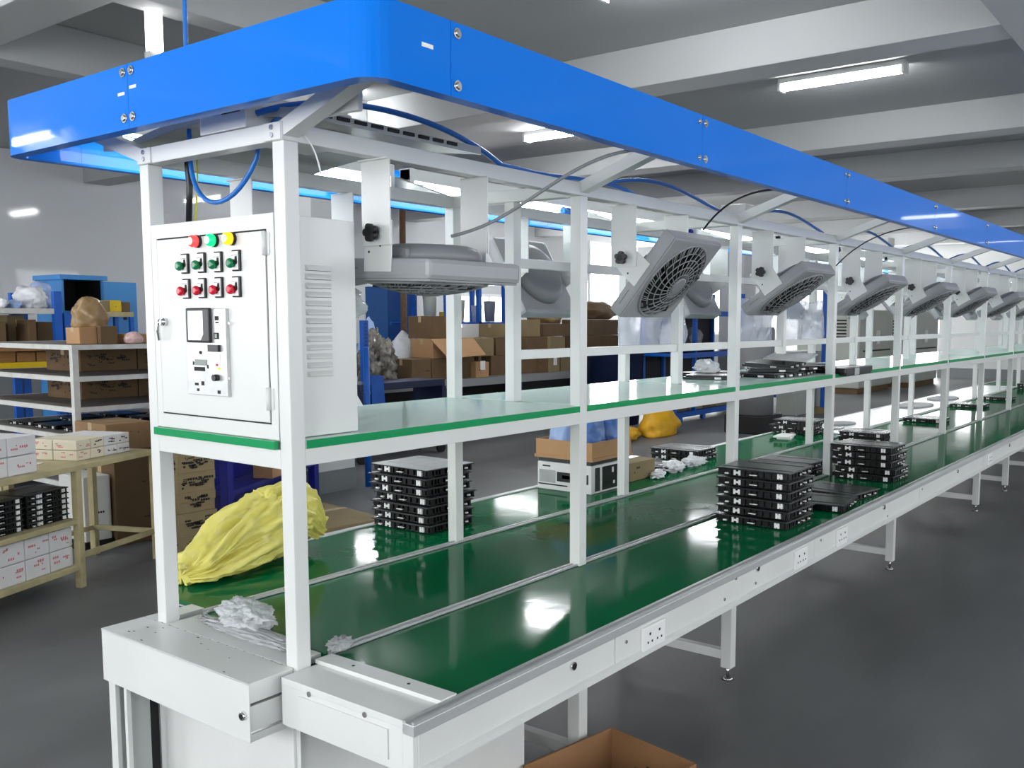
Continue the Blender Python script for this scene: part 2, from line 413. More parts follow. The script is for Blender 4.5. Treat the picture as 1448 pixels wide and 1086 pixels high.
# ------------- blue fascia, built from panels with a rounded corner and an inward lip
XN = -OE; YN = -OF; YP = Wd+OF; RC = .055; TH = .016
def fascia(path, name, lb=None):
    """path: list of (x, y, nx, ny) outer points with inward normals"""
    m = MB(); bm = m.bm; rows = []
    prof = [(0, C0), (0, C1), (.028, C1), (.028, C1-.006), (TH-.010, C1-.006), (TH-.010, C0+.006), (.034, C0+.006), (.034, C0)]
    for x, y, nx, ny in path: rows.append([bm.verts.new((x+nx*d, y+ny*d, z)) for d, z in prof])
    for A, B in zip(rows, rows[1:]):
        for k in range(len(prof)):
            f = bm.faces.new([A[k], A[(k+1) % len(prof)], B[(k+1) % len(prof)], B[k]])
            f.smooth = False
    bm.faces.new(rows[0][::-1]); bm.faces.new(rows[-1])
    o = m.build(name, blue, bench)
    if lb: part(o, lb)
    return o
def arc(cx, cy, a0, a1, n=10):
    out = []
    for i in range(n+1):
        a = a0+(a1-a0)*i/n; out.append((cx+RC*math.cos(a), cy+RC*math.sin(a), -math.cos(a), -math.sin(a)))
    return out
fs = [.05, 1.09, 2.265, 3.513, 4.627, 5.9, 7.15, 8.4, 9.65, 10.9, XE+.3]
g = .0008
fascia([(XN, .355-g, 1, 0)]+arc(XN+RC, YN+RC, PI, 1.5*PI)+[(fs[0]-g, YN, 0, 1)], 'canopy_corner_panel', 'blue rounded corner piece of the fascia nearest the aisle')
fascia([(XN, .355+g, 1, 0)]+arc(XN+RC, YP-RC, PI, .5*PI)+[(fs[0], YP, 0, -1)], 'canopy_corner_panel', 'blue far corner piece of the fascia')
for i, (a, c) in enumerate(zip(fs, fs[1:])):
    fascia([(a+g, YN, 0, 1), (c-g, YN, 0, 1)], 'canopy_panel')
    fascia([(a+g, YP, 0, -1), (c-g, YP, 0, -1)], 'canopy_panel')
def bolt(p, nrm, r=.0085):
    p = Vector(p); q = p+Vector(nrm)*.006
    MB().cyl(p, p+Vector(nrm)*.0025, r*1.25, 16).cyl(p, q, r, 12, r*.7).build('fascia_bolt', steel, bench)
for x in fs[:6]:
    for z in (2.104, 2.004):
        bolt((x+.018, YN, z), (0, -1, 0))
        if x > .5: bolt((x-.018, YN, z), (0, -1, 0), .006)
for y in (.337, .373):
    for z in (2.108, 2.006): bolt((XN, y, z), (-1, 0, 0))
for y, z in ((.385, 2.062), (.335, 2.072)):
    MB().box(XN-.0012, XN, y-.016, y+.012, z-.004, z+.003).build('paint_chip', wplast, bench)
MB().box(-.03, .0, YN-.0012, YN, 2.058, 2.066).build('paint_chip', wplast, bench)
# wide grey pan on top of the frame over the cabinet end
b = MB()
rows = []
for i in range(13):
    t = i/12; y = -.03+t*.77; z = 1.992+.035*math.sin(PI*t)
    rows.append((y, z))
b.prism(rows+[(y, z+.02) for y, z in rows[::-1]], .03, .62, 'x')
pan = part(b.build('overhead_pan', greyp, bench), 'wide grey sheet pan over the near end of the frame')
b = MB()
for i in range(9): b.box(.07+i*.052, .105+i*.052, -.036, -.028, 2.0, 2.008)
b.build('pan_slot', blackm, pan)
b = MB().box(-.015, .30, .12, .30, 1.98, 2.06, .004).build('driver_box', offw, bench)
MB().box(-.017, -.014, .14, .21, 2.018, 2.034).build('cable_slot', blackm, b)
MB().box(-.017, -.0145, .235, .25, 2.045, 2.05).build('cable_slot', ink, b)
b = MB().box(.035, .05, -.20, -.06, 1.985, 2.105, .004).box(.035, .0, -.20, -.12, 2.06, 2.105, .003).build('corner_plate', offw, bench)

# ------------------------------------------------------------------ drive housing with a drawer at the bench end
hb = thing('drive_housing', 'white sheet-metal housing with a half-open drawer on the near end of the bench', 'housing', (-.09, .3, 0), world=True)
b = MB().box(-.142, -.139, -.008, .626, .608, .744, .0008).box(-.142, -.0225, -.008, .626, .7415, .745, .0008).box(-.142, -.03, .622, .626, .608, .744, .0008)
b.build('cover_shell', white, hb)
MB().box(-.139, -.0225, -.006, .0, .698, .741).build('side_strip', white, hb); MB().box(-.139, -.045, -.006, .0, .609, .626).build('side_strip', white, hb)
b = MB().box(-.139, -.047, -.004, .01, .632, .690, .001); b.build('drawer', white, hb)
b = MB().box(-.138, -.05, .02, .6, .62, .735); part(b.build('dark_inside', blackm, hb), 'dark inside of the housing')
k = MB().cyl((-.142, .012, .668), (-.150, .012, .668), .011, 20, .009).build('cam_lock', chrome, hb)
MB().cyl((-.150, .012, .668), (-.1508, .012, .668), .006, 14).build('keyhole', black, k)
b = MB().box(-.130, -.03, .604, .622, .02, .607, .001).box(-.13, -.118, .535, .548, .02, .607, .001).box(-.13, -.118, .59, .604, .02, .607, .001)
b.build('leg', white, hb)
b = MB().box(-.062, -.058, .592, .603, .02, .607).box(-.125, -.058, .553, .556, .02, .607); part(b.build('leg_web', greyp, hb), 'grey sheet between the legs')
part(MB().box(-.056, -.022, .574, .72, .02, .6).build('dark_recess', blackm, hb), 'dark gap beside the white stand')  # black block paints the shade between leg and stand
b = MB()
random.seed(3)
for i in range(22):
    y = .62-random.random()*.6; x = -.137+random.random()*.11
    w = .002+.004*random.random()
    if y > .42 or random.random() < .4: b.box(x, x+w*.6, y, y+w*1.6, .745, .7453)
for i in range(16): b.box(-.0235, -.022, .03+i*.036, .033+i*.036+.006*random.random(), .745, .7453)
b.build('paint_chip', ink, hb)
o = MB().box(-.02, X0-.003, .021, Wd-.021, ZB-.02, ZB, .001).box(-.02, .119, Wd+.021, .626, ZB-.02, ZB, .001).build('end_cover', white, bench)

# ------------------------------------------------------------------ control cabinet
XF = -.0205
cc = thing('control_cabinet', 'white electrical control cabinet with lit indicator lamps and push buttons between the first posts', 'control cabinet', (.1, .27, ZS), world=True)
CY0, CY1, CZ0, CZ1 = .0225, .521, ZS+.001, 1.782
b = MB().box(XF+.004, .214, CY0, CY1, CZ0, CZ1, .002)
b.box(XF-.0, XF+.004, CY0, CY1, CZ1-.034, CZ1).box(XF, XF+.004, CY0, CY1, CZ0, CZ0+.034).box(XF+.0004, XF+.004, CY0, CY0+.026, CZ0+.034, CZ1-.034).box(XF+.0004, XF+.004, CY1-.024, CY1, CZ0+.034, CZ1-.034)
b.build('body', white, cc)
b = MB().box(XF+.003, XF+.0045, CY0+.026, CY1-.024, CZ0+.034, CZ1-.034); part(b.build('door_gap', blackm, cc), 'dark gap around the door')
dr = MB().box(XF-.002, XF+.003, CY0+.030, CY1-.028, CZ0+.038, CZ1-.038, .0015).build('door', white, cc)
for z in (1.715, 1.365):
    h = MB().cyl((XF-.005, CY0+.028, z-.026), (XF-.005, CY0+.028, z+.026), .0055, 12).box(XF-.002, XF+.002, CY0+.014, CY0+.04, z-.024, z+.024).build('hinge', white, dr)
hp = at(235, 462, x=XF)
h = MB().cyl((XF-.002, hp.y-.003, hp.z+.012), (XF-.014, hp.y-.003, hp.z+.012), .010, 18).cyl((XF-.014, hp.y-.003, hp.z+.012), (XF-.02, hp.y-.003, hp.z+.012), .007, 16)
h.tube([(XF-.017, hp.y-.003, hp.z+.018), (XF-.020, hp.y+.003, hp.z+.008), (XF-.019, hp.y+.006, hp.z-.012), (XF-.015, hp.y+.006, hp.z-.034)], .0042, 10)
h.build('handle', chrome, dr)
XD = XF-.002
for (u, v), m, lb in (((272, 341), lred, 'lit red indicator lamp'), ((296, 339.5), lgrn, 'lit green indicator lamp'), ((320.5, 337), lamb, 'lit amber indicator lamp')):
    p = at(u, v, x=XD-.016)
    o = MB().cyl((XD, p.y, p.z), (XD-.008, p.y, p.z), .0155, 24).build('indicator_lamp', black, cc); part(o, lb)
    MB().lathe([(.0145, 0), (.0145, .010), (.013, .014), (.009, .016)], M=Matrix.Translation((XD-.007, p.y, p.z)) @ Euler((0, -PI/2, 0)).to_matrix().to_4x4()).build('lens', m, o)
    MB().lathe([(.0085, 0), (.007, .001)], M=Matrix.Translation((XD-.023, p.y, p.z)) @ Euler((0, -PI/2, 0)).to_matrix().to_4x4()).build('lamp_core', lcore, o)
for row, (pix, m, lb) in enumerate((([(263, 373), (286.5, 371.5), (310, 370.5), (335.5, 368.5)], grnp, 'push button plate with a green button'), ([(265, 408.5), (287.5, 407.5), (311, 406.5), (336, 405.5)], redp, 'push button plate with a red button'))):
    for u, v in pix:
        p = at(u, v, x=XD)
        o = MB().box(XD-.006, XD, p.y-.0165, p.y+.0145, p.z-.0245, p.z+.0245, .003).build('button_plate', black, cc); part(o, lb)
        MB().box(XD-.0068, XD-.0058, p.y-.012, p.y+.0125, p.z-.021, p.z+.021, .0004).build('legend_plate', wplast, o)
        MB().box(XD-.0076, XD-.0066, p.y-.0085, p.y-.0005, p.z-.003, p.z+.010).box(XD-.0074, XD-.0066, p.y-.010, p.y+.0125, p.z+.0115, p.z+.0125).cyl((XD-.0066, p.y-.004, p.z-.003), (XD-.0078, p.y-.004, p.z-.003), .006, 14).build('legend_mark', ink, o)
        MB().lathe([(.009, 0), (.009, .006), (.0112, .007), (.0115, .011), (.0098, .0145), (.006, .016)], M=Matrix.Translation((XD-.006, p.y+.006, p.z-.006)) @ Euler((0, -PI/2, 0)).to_matrix().to_4x4()).build('button', m, o)
# meter panel
a0 = at(267, 437, x=XD); a1 = at(327.5, 561, x=XD)
pl = MB().box(XD-.010, XD, a1.y, a0.y, a1.z, a0.z, .0012).build('meter_plate', alum, cc); part(pl, 'silver meter plate with a framed display')
b0 = at(262, 435.5, x=XD-.018); b1 = at(296.5, 485, x=XD-.018)
MB().box(XD-.019, XD-.009, b1.y, b0.y, b1.z, b0.z, .004).build('display_frame', black, pl)
c0 = at(265.5, 440, x=XD-.019); c1 = at(287.5, 481, x=XD-.019)
MB().prism([(c0.y, c0.z), (c0.y, c1.z), (c1.y+.011, c1.z), (c1.y, c1.z+.014), (c1.y, c0.z)], XD-.0198, XD-.0186, 'x').build('display_face', screen, pl)
def dot(u, v, r, m, nm, d=.002, x=XD-.010):
    p = at(u, v, x=x); MB().cyl((x, p.y, p.z), (x-d, p.y, p.z), r, 16).build(nm, m, pl)
def rect(u0, v0, u1, v1, m, nm, d=.001, x=XD-.010):
    p = at(u0, v0, x=x); q = at(u1, v1, x=x); MB().box(x-d, x+.0005, q.y, p.y, q.z, p.z).build(nm, m, pl)
rect(304, 447, 309, 453, ink, 'printed_mark'); rect(305, 455, 309, 457, ink, 'printed_mark')
rect(303, 470.5, 309.5, 479.5, ink, 'key_frame', .0015); rect(304.5, 472, 308, 478, lcd, 'key', .0022)
rect(297.5, 487.5, 312, 497.5, black, 'rocker_switch', .008)
rect(300, 500, 312, 515, wplast, 'label_sticker', .0008)
dot(307, 516, .003, redp, 'red_dot'); dot(310, 521, .003, lamb, 'orange_dot'); dot(284, 498.5, .0042, ink, 'screw'); dot(308, 534, .008, black, 'rotary_knob', .012)
rect(276, 508, 293, 517, lcd, 'lcd_window', .0012); rect(275, 518.5, 290, 525, ink, 'printed_mark'); rect(273, 511, 275, 516, ink, 'printed_mark'); rect(293, 516, 295, 521, ink, 'printed_mark')
rect(276, 541, 281, 545, ink, 'printed_mark'); rect(285, 539, 289, 545, ink, 'printed_mark'); rect(279, 549, 282, 553, ink, 'printed_mark'); rect(308, 552, 312, 557, ink, 'printed_mark')
dot(324, 457, .003, steel, 'screw', .001); dot(324.5, 535, .003, steel, 'screw', .001)
# louvres on the side of the cabinet
for i in range(13):
    t = i/12; p = at(450, 379+t*149, y=CY0)
    z = p.z; x0, x1 = .063, .138
    m = MB(); bm = m.bm
    A = [(x0, CY0, z+.006), (x1, CY0, z+.006), (x1, CY0, z-.006), (x0, CY0, z-.006)]
    B = [(x0+.005, CY0-.007, z-.002), (x1-.005, CY0-.007, z-.002), (x1-.003, CY0-.006, z-.0065), (x0+.003, CY0-.006, z-.0065)]
    for q in ((A[0], A[1], B[1], B[0]), (B[0], B[1], B[2], B[3]), (A[0], B[0], B[3], A[3]), (A[1], A[2], B[2], B[1])): m.quad(q)
    m.m(1).quad([(x0+.003, CY0-.0055, z-.0062), (x1-.003, CY0-.0055, z-.0062), (x1, CY0-.0003, z-.0072), (x0, CY0-.0003, z-.0072)])
    m.build('louvre', [white, blackm], cc)

# ------------------------------------------------------------------ glass shelf panels
ordw = ['first', 'second', 'third', 'fourth', 'fifth', 'sixth', 'seventh', 'eighth', 'ninth', 'tenth', 'eleventh', 'twelfth']
for n in range(NB):
    xa = n*S+(HW+.003 if n else -.016); xb = (n+1)*S-HW-.001
    t = thing('glass_shelf', ('green-edged frosted glass shelf that carries the white control cabinet' if n == 0 else '%s green-edged glass shelf from the control cabinet, between the posts' % ordw[n]), 'glass shelf', ((xa+xb)/2, Wd/2, 1.251), group='glass shelves along the workbench', world=True)
    ya, yb = -.022, Wd+.022
    m = MB()
    if n == 0:
        m.box(xa+.004, xb, HW+.002, Wd-HW-.002, 1.2515, ZS-.0004).box(HW+.003, xb, ya+.003, HW+.002, 1.2515, ZS-.0004).box(HW+.003, xb, Wd-HW-.002, yb-.003, 1.2515, ZS-.0004)
    else: m.box(xa, xb, ya+.003, yb-.003, 1.2515, ZS-.0004)
    m.build('glass_pane', glassm, t)
    es = [(xa if n else HW+.003, xb, ya, ya+.003, 1.2512, ZS), (xa if n else HW+.003, xb, yb-.003, yb, 1.2512, ZS)]
    if n == 0: es.append((-.034, -.0215, HW+.004, Wd-HW-.002, 1.2512, ZS-.0005))
    for e in es: part(MB().box(*e, .0008).build('edge_strip', gedge, t), 'bright green edge of the shelf')

# ------------------------------------------------------------------ box fans hung from the top beams
FS = .345; FT = .052
def ring(m, r, rad, z, seg=40, rz=1.0, tseg=5):
    m.tube([(r*math.cos(2*PI*k/seg), r*math.sin(2*PI*k/seg), z) for k in range(seg)], rad, tseg, closed=True)
def fan_meshes():
    h = FS/2; D = {}
    m = MB(); zc = -.085   # centre of the housing below the pivot
    T = Matrix.Translation((0, 0, zc))
    m.box(-h, h, -h, h, -FT/2, FT/2, .012, M=T)
    # raised rim of the underside
    m.box(-h+.006, h-.006, -h+.006, h-.006, -FT/2-.004, -FT/2+.002, .003, M=T)
    D['housing'] = m.mesh('housing', fanp)
    m = MB(); z0 = zc-FT/2-.0045
    m.cyl((0, 0, z0), (0, 0, z0-.0008), .150, 40); D['fan_opening'] = m.mesh('fan_opening', blackm)
    m = MB()
    def dome(r): return z0-.003-.028*(1-(r/.155)**2)
    ring(m, .154, .0045, z0-.002, 48, tseg=6); 
    for r in (.128, .104, .078, .050): ring(m, r, .0021, dome(r), 40)
    for k in range(24):
        pts = []
        for i in range(7):
            r = .034+(.153-.034)*i/6; a = 2*PI*k/24+.55*(r-.034)/.12
            pts.append((r*math.cos(a), r*math.sin(a), dome(r)))
        m.tube(pts, .0019, 4)
    for k in range(48):
        a = 2*PI*k/48+.5; m.tube([(.128*math.cos(a), .128*math.sin(a), dome(.128)), (.153*math.cos(a+.1), .153*math.sin(a+.1), z0-.002)], .0016, 4)
    D['guard_grille'] = m.mesh('guard_grille', grille)
    m = MB(); m.lathe([(.036, z0-.024), (.036, z0-.031), (.028, z0-.034), (.02, z0-.033), (.006, z0-.035)], seg=28); D['hub_cap'] = m.mesh('hub_cap', grille)
    m = MB()
    for k in range(5):
        a = 2*PI*k/5
        Mx = Matrix.Rotation(a, 4, 'Z') @ Matrix.Translation((.085, 0, z0-.004)) @ Matrix.Rotation(.3, 4, 'X')
        m.box(-.05, .055, -.035, .035, -.001, .001, M=Mx)
    D['blade_wheel'] = m.mesh('blade_wheel', blackm)
    m = MB(); zt = zc+FT/2
    m.lathe([(.135, zt-.004), (.133, zt+.02), (.12, zt+.034), (.10, zt+.04), (.05, zt+.042)], c=(.01, 0, 0), seg=36)
    m.box(-.13, .06, -.05, .05, zt-.004, zt+.028, .012)
    D['motor_cover'] = m.mesh('motor_cover', fand)
    for s in (-1, 1):
        m = MB(); x = s*(h+.0025)
        m.prism([(-.048, zc-.008), (.048, zc-.008), (.048, zc+.05), (.040, .028), (.028, .036), (-.030, .036), (-.048, .03)], x-.0015, x+.0015, 'x')
        D['side_plate%d' % s] = m.mesh('side_plate', white)
    m = MB()
    for s in (-1, 1):
        x = s*(h+.0045)
        for y, z in ((-.03, .005), (.02, -.01), (-.01, -.03), (.03, -.045)): m.cyl((x, y, z), (x+s*.001, y, z), .0032, 8)
        m.box(x, x+s*.001, .07, .13, zc+.0, zc+.001) if s < 0 else None
    D['plate_hole'] = m.mesh('plate_hole', ink)
    m = MB(); x = -h-.008
    m.cyl((x+.006, 0, 0), (x-.012, 0, 0), .011, 14)
    for a in range(5):
        m.cyl((x-.012, .013*math.cos(a*1.257), .013*math.sin(a*1.257)), (x-.026, .013*math.cos(a*1.257), .013*math.sin(a*1.257)), .0095, 12)
    m.cyl((x-.012, 0, 0), (x-.026, 0, 0), .012, 12)
    D['clamp_knob'] = m.mesh('clamp_knob', black)
    m = MB()
    m.box(-h-.010, -h-.006, -.05, .05, -.03, .178, .001).box(-h-.02, -h-.006, -.05, .05, .174, .178); D['strap_a'] = m.mesh('hanger_strap', white)
    m = MB()
    m.box(h+.006, h+.010, -.05, .05, -.03, .178, .001).box(h+.006, h+.02, -.05, .05, .174, .178); D['strap_b'] = m.mesh('hanger_strap', white)
    return D
FD = fan_meshes()
def lk(nm, me, parent): o = bpy.data.objects.new(nm, me); C.objects.link(o); o.parent = parent; return o
def fan(x, y, tilt, label, group, flip=False):
    t = thing('box_fan', label, 'fan', (x, y, 1.757), PI if flip else 0, group)
    hs = lk('housing', FD['housing'], t); hs.rotation_euler = (tilt, 0, 0)
    for k in ('fan_opening', 'guard_grille', 'hub_cap', 'blade_wheel', 'motor_cover', 'side_plate-1', 'side_plate1', 'plate_hole', 'clamp_knob'):
        lk(k.rstrip('-1'), FD[k], hs)
    lk('hanger_strap', FD['strap_a'], t); lk('hanger_strap', FD['strap_b'], t)
    return t
tf = [2, -50, -34, -31, -30, -31, -29, -30, -30, -30, -30]
trr = [6, -60, -62, -52, -50, -48, -50, -50, -50, -50, -50]
for n in range(NB):
    lab = ['grey box fan hanging level beside the white control cabinet', 'grey box fan tilted steeply, its round grille facing the aisle'][n] if n < 2 else '%s grey box fan from the control cabinet in the aisle-side row' % ordw[n]
    fan(n*S+.27+.175, 0, R(tf[n]), lab, 'box fans along the aisle side')
    lab = ['grey box fan on the far side, half hidden behind the control cabinet', 'grey box fan on the far side showing its back, beside the second aisle post'][n] if n < 2 else '%s grey box fan from the control cabinet in the far-side row' % ordw[n]
    fan(n*S+.27+.175+(.1 if n == 1 else .3 if n > 1 else 0), Wd, R(trr[n]), lab, 'box fans along the far side', True)
# ------------------------------------------------------------------ tube lights under the far half of the fascia
for n in range(NB):
    xa = n*S+.04; xb = (n+1)*S-.04; y = .82; z = 2.06
    t = thing('tube_light', ('lit tube light under the fascia, starting above the left far post' if n == 0 else '%s lit tube light from the near end under the fascia' % ordw[n]), 'tube light', ((xa+xb)/2, y, z), group='tube lights under the blue fascia', world=True)
    MB().box(xa, xb, y-.028, y+.028, z, z+.045, .004).box(xa, xa+.02, y-.03, y+.03, z-.05, z+.046, .003).box(xb-.02, xb, y-.03, y+.03, z-.05, z+.046, .003).build('housing', offw, t)
    o = MB().cyl((xa+.02, y, z-.024), (xb-.02, y, z-.024), .016, 12).build('tube', tubec, t)

# ------------------------------------------------------------------ black plastic cases
def case_meshes(cover):
    D = {}; a, b, h = .130, .155, .031
    m = MB()
    m.box(-a+.012, a-.012, -b+.012, b-.012, 0, h-.002, .004)
    m.box(-a, a, -b, b, h-.005, h-.0015, .0015)
    m.box(-a+.006, a-.006, -b+.006, b-.006, .003, .006, .001)
    rnd = random.Random(5)
    for s in (-1, 1):
        y = -b+.012
        while y < b-.012:
            w = .006+.018*rnd.random(); m.box(s*(a-.014), s*(a-.002-.005*rnd.random()), y, min(y+w, b-.01), .002+.004*rnd.random(), h-.004)
            y += w+.006+.012*rnd.random()
        x = -a+.012
        while x < a-.012:
            w = .006+.016*rnd.random(); m.box(x, min(x+w, a-.01), s*(b-.014), s*(b-.002-.005*rnd.random()), .002+.004*rnd.random(), h-.004)
            x += w+.006+.012*rnd.random()
    m.m(1)
    for x in (-.02, .03, .08): m.box(x, x+.012, -b-.0005, -b+.012, .012, .017)
    m.box(-a-.0005, -a+.01, -.02, .01, .010, .013).box(-a-.0005, -a+.01, .1, .115, .008, .013)
    D['body'] = m.mesh('body', [caseb, wclip])
    m = MB().box(-a+.003, a-.003, -b+.003, b-.003, h-.0016, h+.0008, .0008)
    m.box(-a+.05, -a+.056, -b+.01, b-.01, h, h+.0025).box(a-.06, a-.055, -b+.02, b-.05, h, h+.002)
    D['cover'] = m.mesh('cover', cover)
    def clip(y, w):
        m = MB()
        for q in (-1, 1): m.box(-a-.001, -a+.012, y+q*w*.5-.004, y+q*w*.5+.004, .006, .026)
        m.box(-a-.0008, -a+.012, y-w*.5, y+w*.5, .012, .020)
        return m.mesh('clip', wclip)
    D['clip'] = clip(.062, .020); D['clip2'] = clip(-.115, .012)
    return D
CD = case_meshes(casec); CL = case_meshes(casel)
def case(x, y, z, rz, label, group=None, D=CD, name='black_case'):
    t = thing(name, label, 'case', (x, y, z), rz, group)
    for k in ('body', 'cover', 'clip', 'clip2'): lk(k.rstrip('2'), D[k], t)
    return t
rnd = random.Random(11)
PH = .0335
def case_stack(x, y, z, n, where, group, ph=PH, rz=0.0, top=None, jit=.006):
    for k in range(n):
        j = n-1-k
        pos = 'topmost' if j == 0 else 'lowest' if k == 0 else '%s from the top' % ordw[j]
        lab = 'black case, %s, in the %s' % (pos, where)
        if n == 1: lab = 'single flat black case '+where
        case(x+rnd.uniform(-jit, jit), y+rnd.uniform(-jit, jit), z+k*ph, rz+rnd.uniform(-.03, .03), lab, group if n > 1 else None, (CL if (j == 0 and top == 'light') else CD))
case_stack(1.262, .845, ZB, 7, 'far-belt stack with a light top cover', 'black cases stacked on the far belt', .0355, top='light', jit=.009)
case_stack(2.135, -.205, ZB, 6, 'nearer six-high stack on the aisle-side belt', 'black cases stacked on the aisle-side belt', .0375)
case_stack(3.44, -.20, ZB, 5, 'farther five-high stack on the aisle-side belt', 'black cases stacked further along the belt', .036, jit=.012)
case(2.56, -.25, ZB, .12, 'nearer of two loose black cases lying flat between the two aisle-side stacks')
case(2.86, -.23, ZB, -.15, 'farther of two loose black cases lying flat between the two aisle-side stacks')
case_stack(3.36, .2, ZB, 2, 'pair on the middle belt behind the farther aisle-side stack', 'pair of cases on the middle belt')
case_stack(4.92, .31, ZB, 2, 'pair on the middle belt by the white sheet corner', 'pair of cases on the middle belt by the white film', .034)
case_stack(6.42, .33, ZB, 1, 'on the middle belt, nearest one beside the white sheet', None)
case_stack(8.0, .36, ZB, 1, 'on the middle belt, middle one beside the white sheet', None)
case_stack(9.05, .33, ZB, 1, 'on the middle belt, farthest one beside the white sheet', None)
case_stack(3.46, .90, ZB, 2, 'far-belt pair behind the white foam pouches', 'cases on the far belt by the foam pouches')
case(3.0, .86, ZB, .2, 'single black plastic case beside the carton with a dark picture')
case_stack(5.05, .86, ZB, 3, 'low far-belt heap before the grey drum', 'low heap of cases on the far belt', .034, jit=.03)
case_stack(10.9, .32, ZB, 2, 'pair at the far end of the middle belt', 'far pair of cases on the middle belt')
# white slips beside that heap
for k, (x, y, z, rz) in enumerate(((4.72, .80, ZB, .3), (4.70, .80, ZB+.012, .1))):
    o = MB().box(-.10, .10, -.05, .05, 0, .011, .002).build('foam_sheet', paper, None, (x, y, z)); o.rotation_euler = (0, 0, rz)
    tag(o, ['lower', 'upper'][k]+' white foam sheet lying beside the heap of cases on the far belt', 'foam sheet')
# loose heap of black covers on the shelf
def cover(x, y, z, rz, rx, ry, lab, m=caseb, L=.32, Wd_=.24, name='plastic_cover'):
    t = thing(name, lab, 'cover', (x, y, z), 0, 'black covers heaped on the glass shelf')
    t.rotation_euler = (rx, ry, rz)
    b = MB().box(-L/2, L/2, -Wd_/2, Wd_/2, 0, .012, .003).box(-L/2+.01, L/2-.01, -Wd_/2+.01, Wd_/2-.01, .012, .020, .002)
    for i in range(7): b.box(-L/2+.02+i*.042, -L/2+.036+i*.042, -Wd_/2-.004, -Wd_/2+.01, .002, .016)
    b.m(1)
    for i in range(3): b.box(-L/2+.05+i*.09, -L/2+.075+i*.09, -Wd_/2-.006, -Wd_/2+.006, .004, .013)
    b.build('shell', [m, wclip], t)
    w = MB()
    w.box(-L/2-.003, -L/2+.006, -.06, -.03, .003, .012).build('clip', wclip, t)
    return t
cs = [(2.72, .33, ZS, .3, 0, 0, 'flat black cover at the near end of the heap on the shelf', casec), (3.02, .18, ZS, -.1, 0, 0, 'lowest black cover of the heap, at the shelf edge', caseb), (3.30, .20, ZS, .2, 0, 0, 'second black cover lying on the shelf edge in the heap', caseb),
      (3.12, .22, ZS+.022, .5, 0, .0, 'black cover lying across the lowest ones of the heap', casec), (3.36, .17, ZS+.022, -.35, 0, 0, 'black cover with white clips on top of the second one', caseb), (3.22, .24, ZS+.045, .1, .05, -.05, 'upper black cover with a grey sheen on the heap', casec),
      (3.66, .30, ZS+.021, 1.2, 0, 0, 'black cover standing out past the third aisle post', caseb), (3.72, .24, ZS, .5, 0, 0, 'rearmost black cover of the heap on the shelf', caseb), (2.86, .40, ZS, -.4, 0, 0, 'black cover behind the heap on the shelf', caseb)]
for c in cs: cover(*c[:6], c[6], c[7])
o = MB().box(-.22, .22, -.11, .11, 0, .005).box(-.21, .21, -.10, .10, .005, .010).build('grey_flap', casel, None, (3.34, .20, ZS+.085)); o.rotation_euler = (.06, -.05, .25)
tag(o, 'light grey flat panel lying on top of the black heap on the shelf', 'panel')
o = MB().box(-.03, .03, -.003, .003, 0, .11, .001).build('white_tag', wplast, None, (3.90, .06, ZS+.0)); o.rotation_euler = (.1, 0, .2)
tag(o, 'upright white tag leaning on the black heap at the shelf edge', 'tag')
t = thing('hanging_cover', 'black folded cover with a pale strip hanging over the shelf edge', 'cover', (3.62, -.03, ZS), world=True)
MB().box(3.42, 3.86, -.06, .10, ZS+.001, ZS+.03, .006).box(3.44, 3.84, -.062, -.026, ZS-.012, ZS+.028, .004).build('shell', caseb, t)
MB().box(3.56, 3.63, -.0645, -.0615, ZS-.01, ZS+.026).box(3.56, 3.63, -.0645, .07, ZS+.0295, ZS+.0315).build('pale_strip', casel, t)
bag('clear_bag', 'small crumpled clear bag at the near end of the black heap', 'bag', (2.78, .40, ZS+.02), (.17, .12, .07), 21, crystal, sub=3, amp=.3)
bag('foam_pouch', 'near crumpled white foam pouch on the far belt', 'pouch', (2.80, .69, ZB), (.22, .10, .035), 31, whb, rz=.5, sub=4, amp=.34, freq=3, ridge=1.0)
bag('foam_pouch', 'middle and largest crumpled white foam pouch on the far belt', 'pouch', (3.02, .72, ZB), (.30, .15, .055), 32, whb, rz=.4, sub=4, amp=.34, freq=3, ridge=1.0)
bag('foam_pouch', 'farther crumpled white foam pouch on the far belt', 'pouch', (3.27, .73, ZB), (.28, .14, .05), 33, whb, rz=.2, sub=4, amp=.34, freq=3, ridge=1.0)

